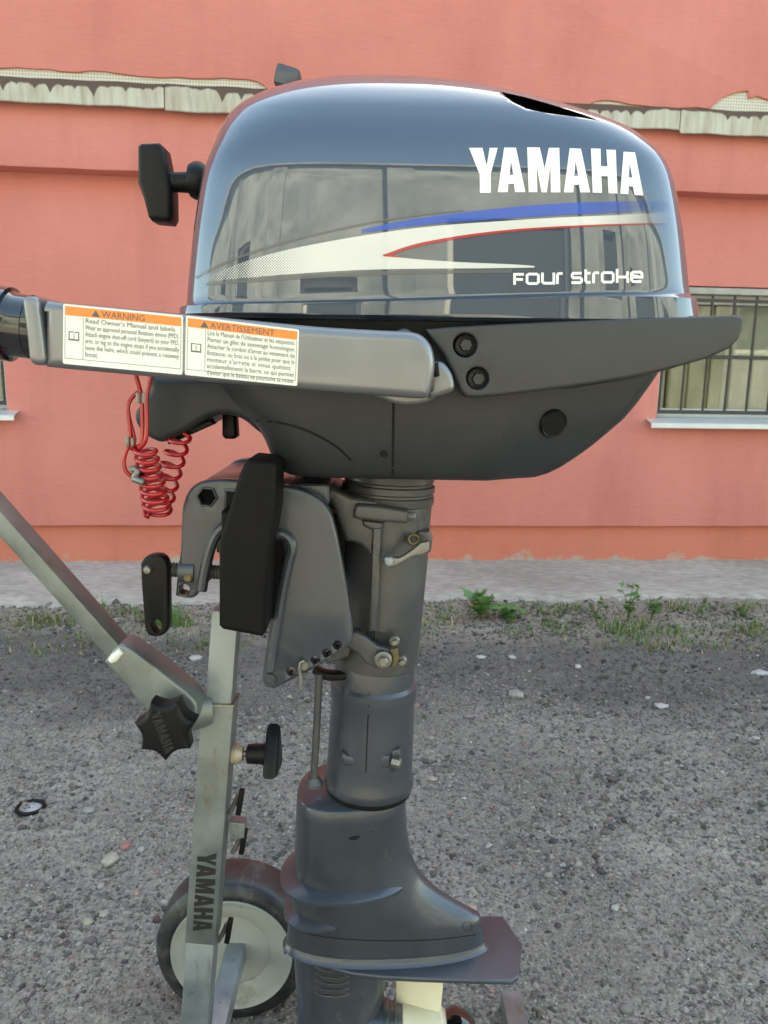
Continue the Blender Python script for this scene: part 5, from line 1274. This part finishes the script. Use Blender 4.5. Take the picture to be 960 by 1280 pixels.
IV = np.array([(-1, phi, 0), (1, phi, 0), (-1, -phi, 0), (1, -phi, 0), (0, -1, phi), (0, 1, phi), (0, -1, -phi), (0, 1, -phi), (phi, 0, -1), (phi, 0, 1), (-phi, 0, -1), (-phi, 0, 1)]) / 1.902
IF = np.array([(0, 11, 5), (0, 5, 1), (0, 1, 7), (0, 7, 10), (0, 10, 11), (1, 5, 9), (5, 11, 4), (11, 10, 2), (10, 7, 6), (7, 1, 8), (3, 9, 4), (3, 4, 2), (3, 2, 6), (3, 6, 8), (3, 8, 9), (4, 9, 5), (2, 4, 11), (6, 2, 10), (8, 6, 7), (9, 8, 1)])
pebbles(95000, 'gravel', 'fine dark gravel grains covering the yard', .0010, .0036, 1.8, .010, .05)
pebbles(900, 'gravel', 'coarser loose gravel bits strewn over the yard', .003, .009, 2.6, .05, .05)
pebbles(5200, 'gravel', 'dark crumbly clods pressed into the yard', .0028, .0075, 2.0, 0, -.15, .58)
IV, IF = IV0, IF0
STN = [(138, 1076, 22, 20, (.34, .31, .25), 'rounded yellowish grey stone left of the wheel'), (157, 1058, 15, 13, (.30, .14, .12), 'small reddish brick fragment behind the yellowish stone'), (176, 1060, 10, 9, (.34, .33, .30), 'small pale pebble beside the reddish brick fragment'),
       (645, 873, 20, 16, (.27, .25, .22), 'grey stone lying right of the motor leg'), (826, 885, 20, 8, (.40, .38, .36), 'flat pale stone on the gravel at the right'), (951, 840, 26, 9, (.40, .40, .38), 'flat light grey slab chip at the right edge'),
       (541, 973, 16, 8, (.34, .26, .22), 'flat pinkish stone beside the lower leg'), (585, 900, 14, 7, (.20, .17, .16), 'dark flat stone above the pinkish one'), (110, 1152, 15, 11, (.33, .30, .22), 'yellowish pebble in the lower left gravel'), (130, 1145, 14, 10, (.30, .27, .24), 'pale pebble touching the yellowish one in the lower left'),
       (112, 1014, 17, 10, (.27, .26, .23), 'flat grey stone right of the dark ring'), (601, 823, 13, 6, (.42, .40, .37), 'pale stone at the grass edge beside the leg'), (640, 823, 11, 6, (.42, .4, .37), 'second pale stone along the grass edge'), (723, 834, 8, 7, (.45, .43, .4), 'small bright pebble in the middle of the right gravel'),
       (180, 806, 26, 7, (.40, .38, .34), 'long pale flat stone behind the trolley handle'), (245, 824, 20, 8, (.38, .36, .33), 'whitish flat stone next to the trolley post'), (770, 1133, 12, 8, (.38, .37, .34), 'small pale stone in the lower right gravel'), (774, 920, 14, 9, (.20, .16, .14), 'brown stone in the right gravel'), (912, 904, 14, 10, (.19, .16, .15), 'dark brown stone near the right edge'),
       (588, 1133, 18, 10, (.32, .24, .20), 'pinkish stone just behind the ventilation plate'), (718, 1120, 10, 7, (.12, .11, .11), 'dark pebble in the right gravel'), (485, 808, 10, 5, (.4, .38, .35), 'small pale stone close behind the leg'), (945, 918, 12, 7, (.36, .33, .29), 'tan stone at the right edge')]
for (px, py, w_, h_, c, lab) in STN:
    p = atZ(px, py, .004); s_ = pxm(px, py, p.y) * w_ / 2
    v = IV * (1 + .16 * rng.uniform(-1, 1, (len(IV), 1))); sy_ = s_ * min(1.3, max(.8, h_ / w_ * 1.6)); zz = max(.004, s_ * h_ / w_ * .8)
    m = mat('stone', c, .85, var=.2, vscale=60, bump=.5, bscale=180)
    bm = bmesh.new(); bmv = [bm.verts.new(Vector((a * s_, b * sy_, d * zz)) + Vector((p.x, p.y, gz(p.x, p.y) + zz * .35))) for a, b, d in v]
    for f_ in IF: bm.faces.new([bmv[i] for i in f_])
    bmesh.ops.subdivide_edges(bm, edges=bm.edges[:], cuts=1, use_grid_fill=True, smooth=.6)
    for vx in bm.verts: vx.co += Vector((random.uniform(-1, 1), random.uniform(-1, 1), random.uniform(-1, 1))) * s_ * .035
    me = bpy.data.meshes.new('stone'); bm.to_mesh(me); bm.free()
    tag(link_mesh('stone', me, m, None, smooth=50), lab, 'stone', 'loose stones on the gravel')
# dark ring with a pale chipped face lying on the gravel
p = atZ(38, 1007, .006); s_ = pxm(38, 1007, p.y)
rg = add('plastic_ring', tube([Vector((p.x + 16 * s_ * cos(t), p.y + 15 * s_ * sin(t), gz(p.x, p.y) + .006)) for t in np.linspace(0, 2 * pi, 28, endpoint=False)], .0036, 8, closed=True), M_black, None)
tag(rg, 'small black ring half buried in the gravel at the left edge', 'ring')
dk = add('pale_fill', lathe([(0, 14 * s_), (.005, 13 * s_), (.0055, 1e-4)], Vector((p.x, p.y, gz(p.x, p.y) - .001)), ZA, 20), mat('pale_chip', (.2, .2, .2), .6, col2=(.5, .5, .48), vscale=160), rg)
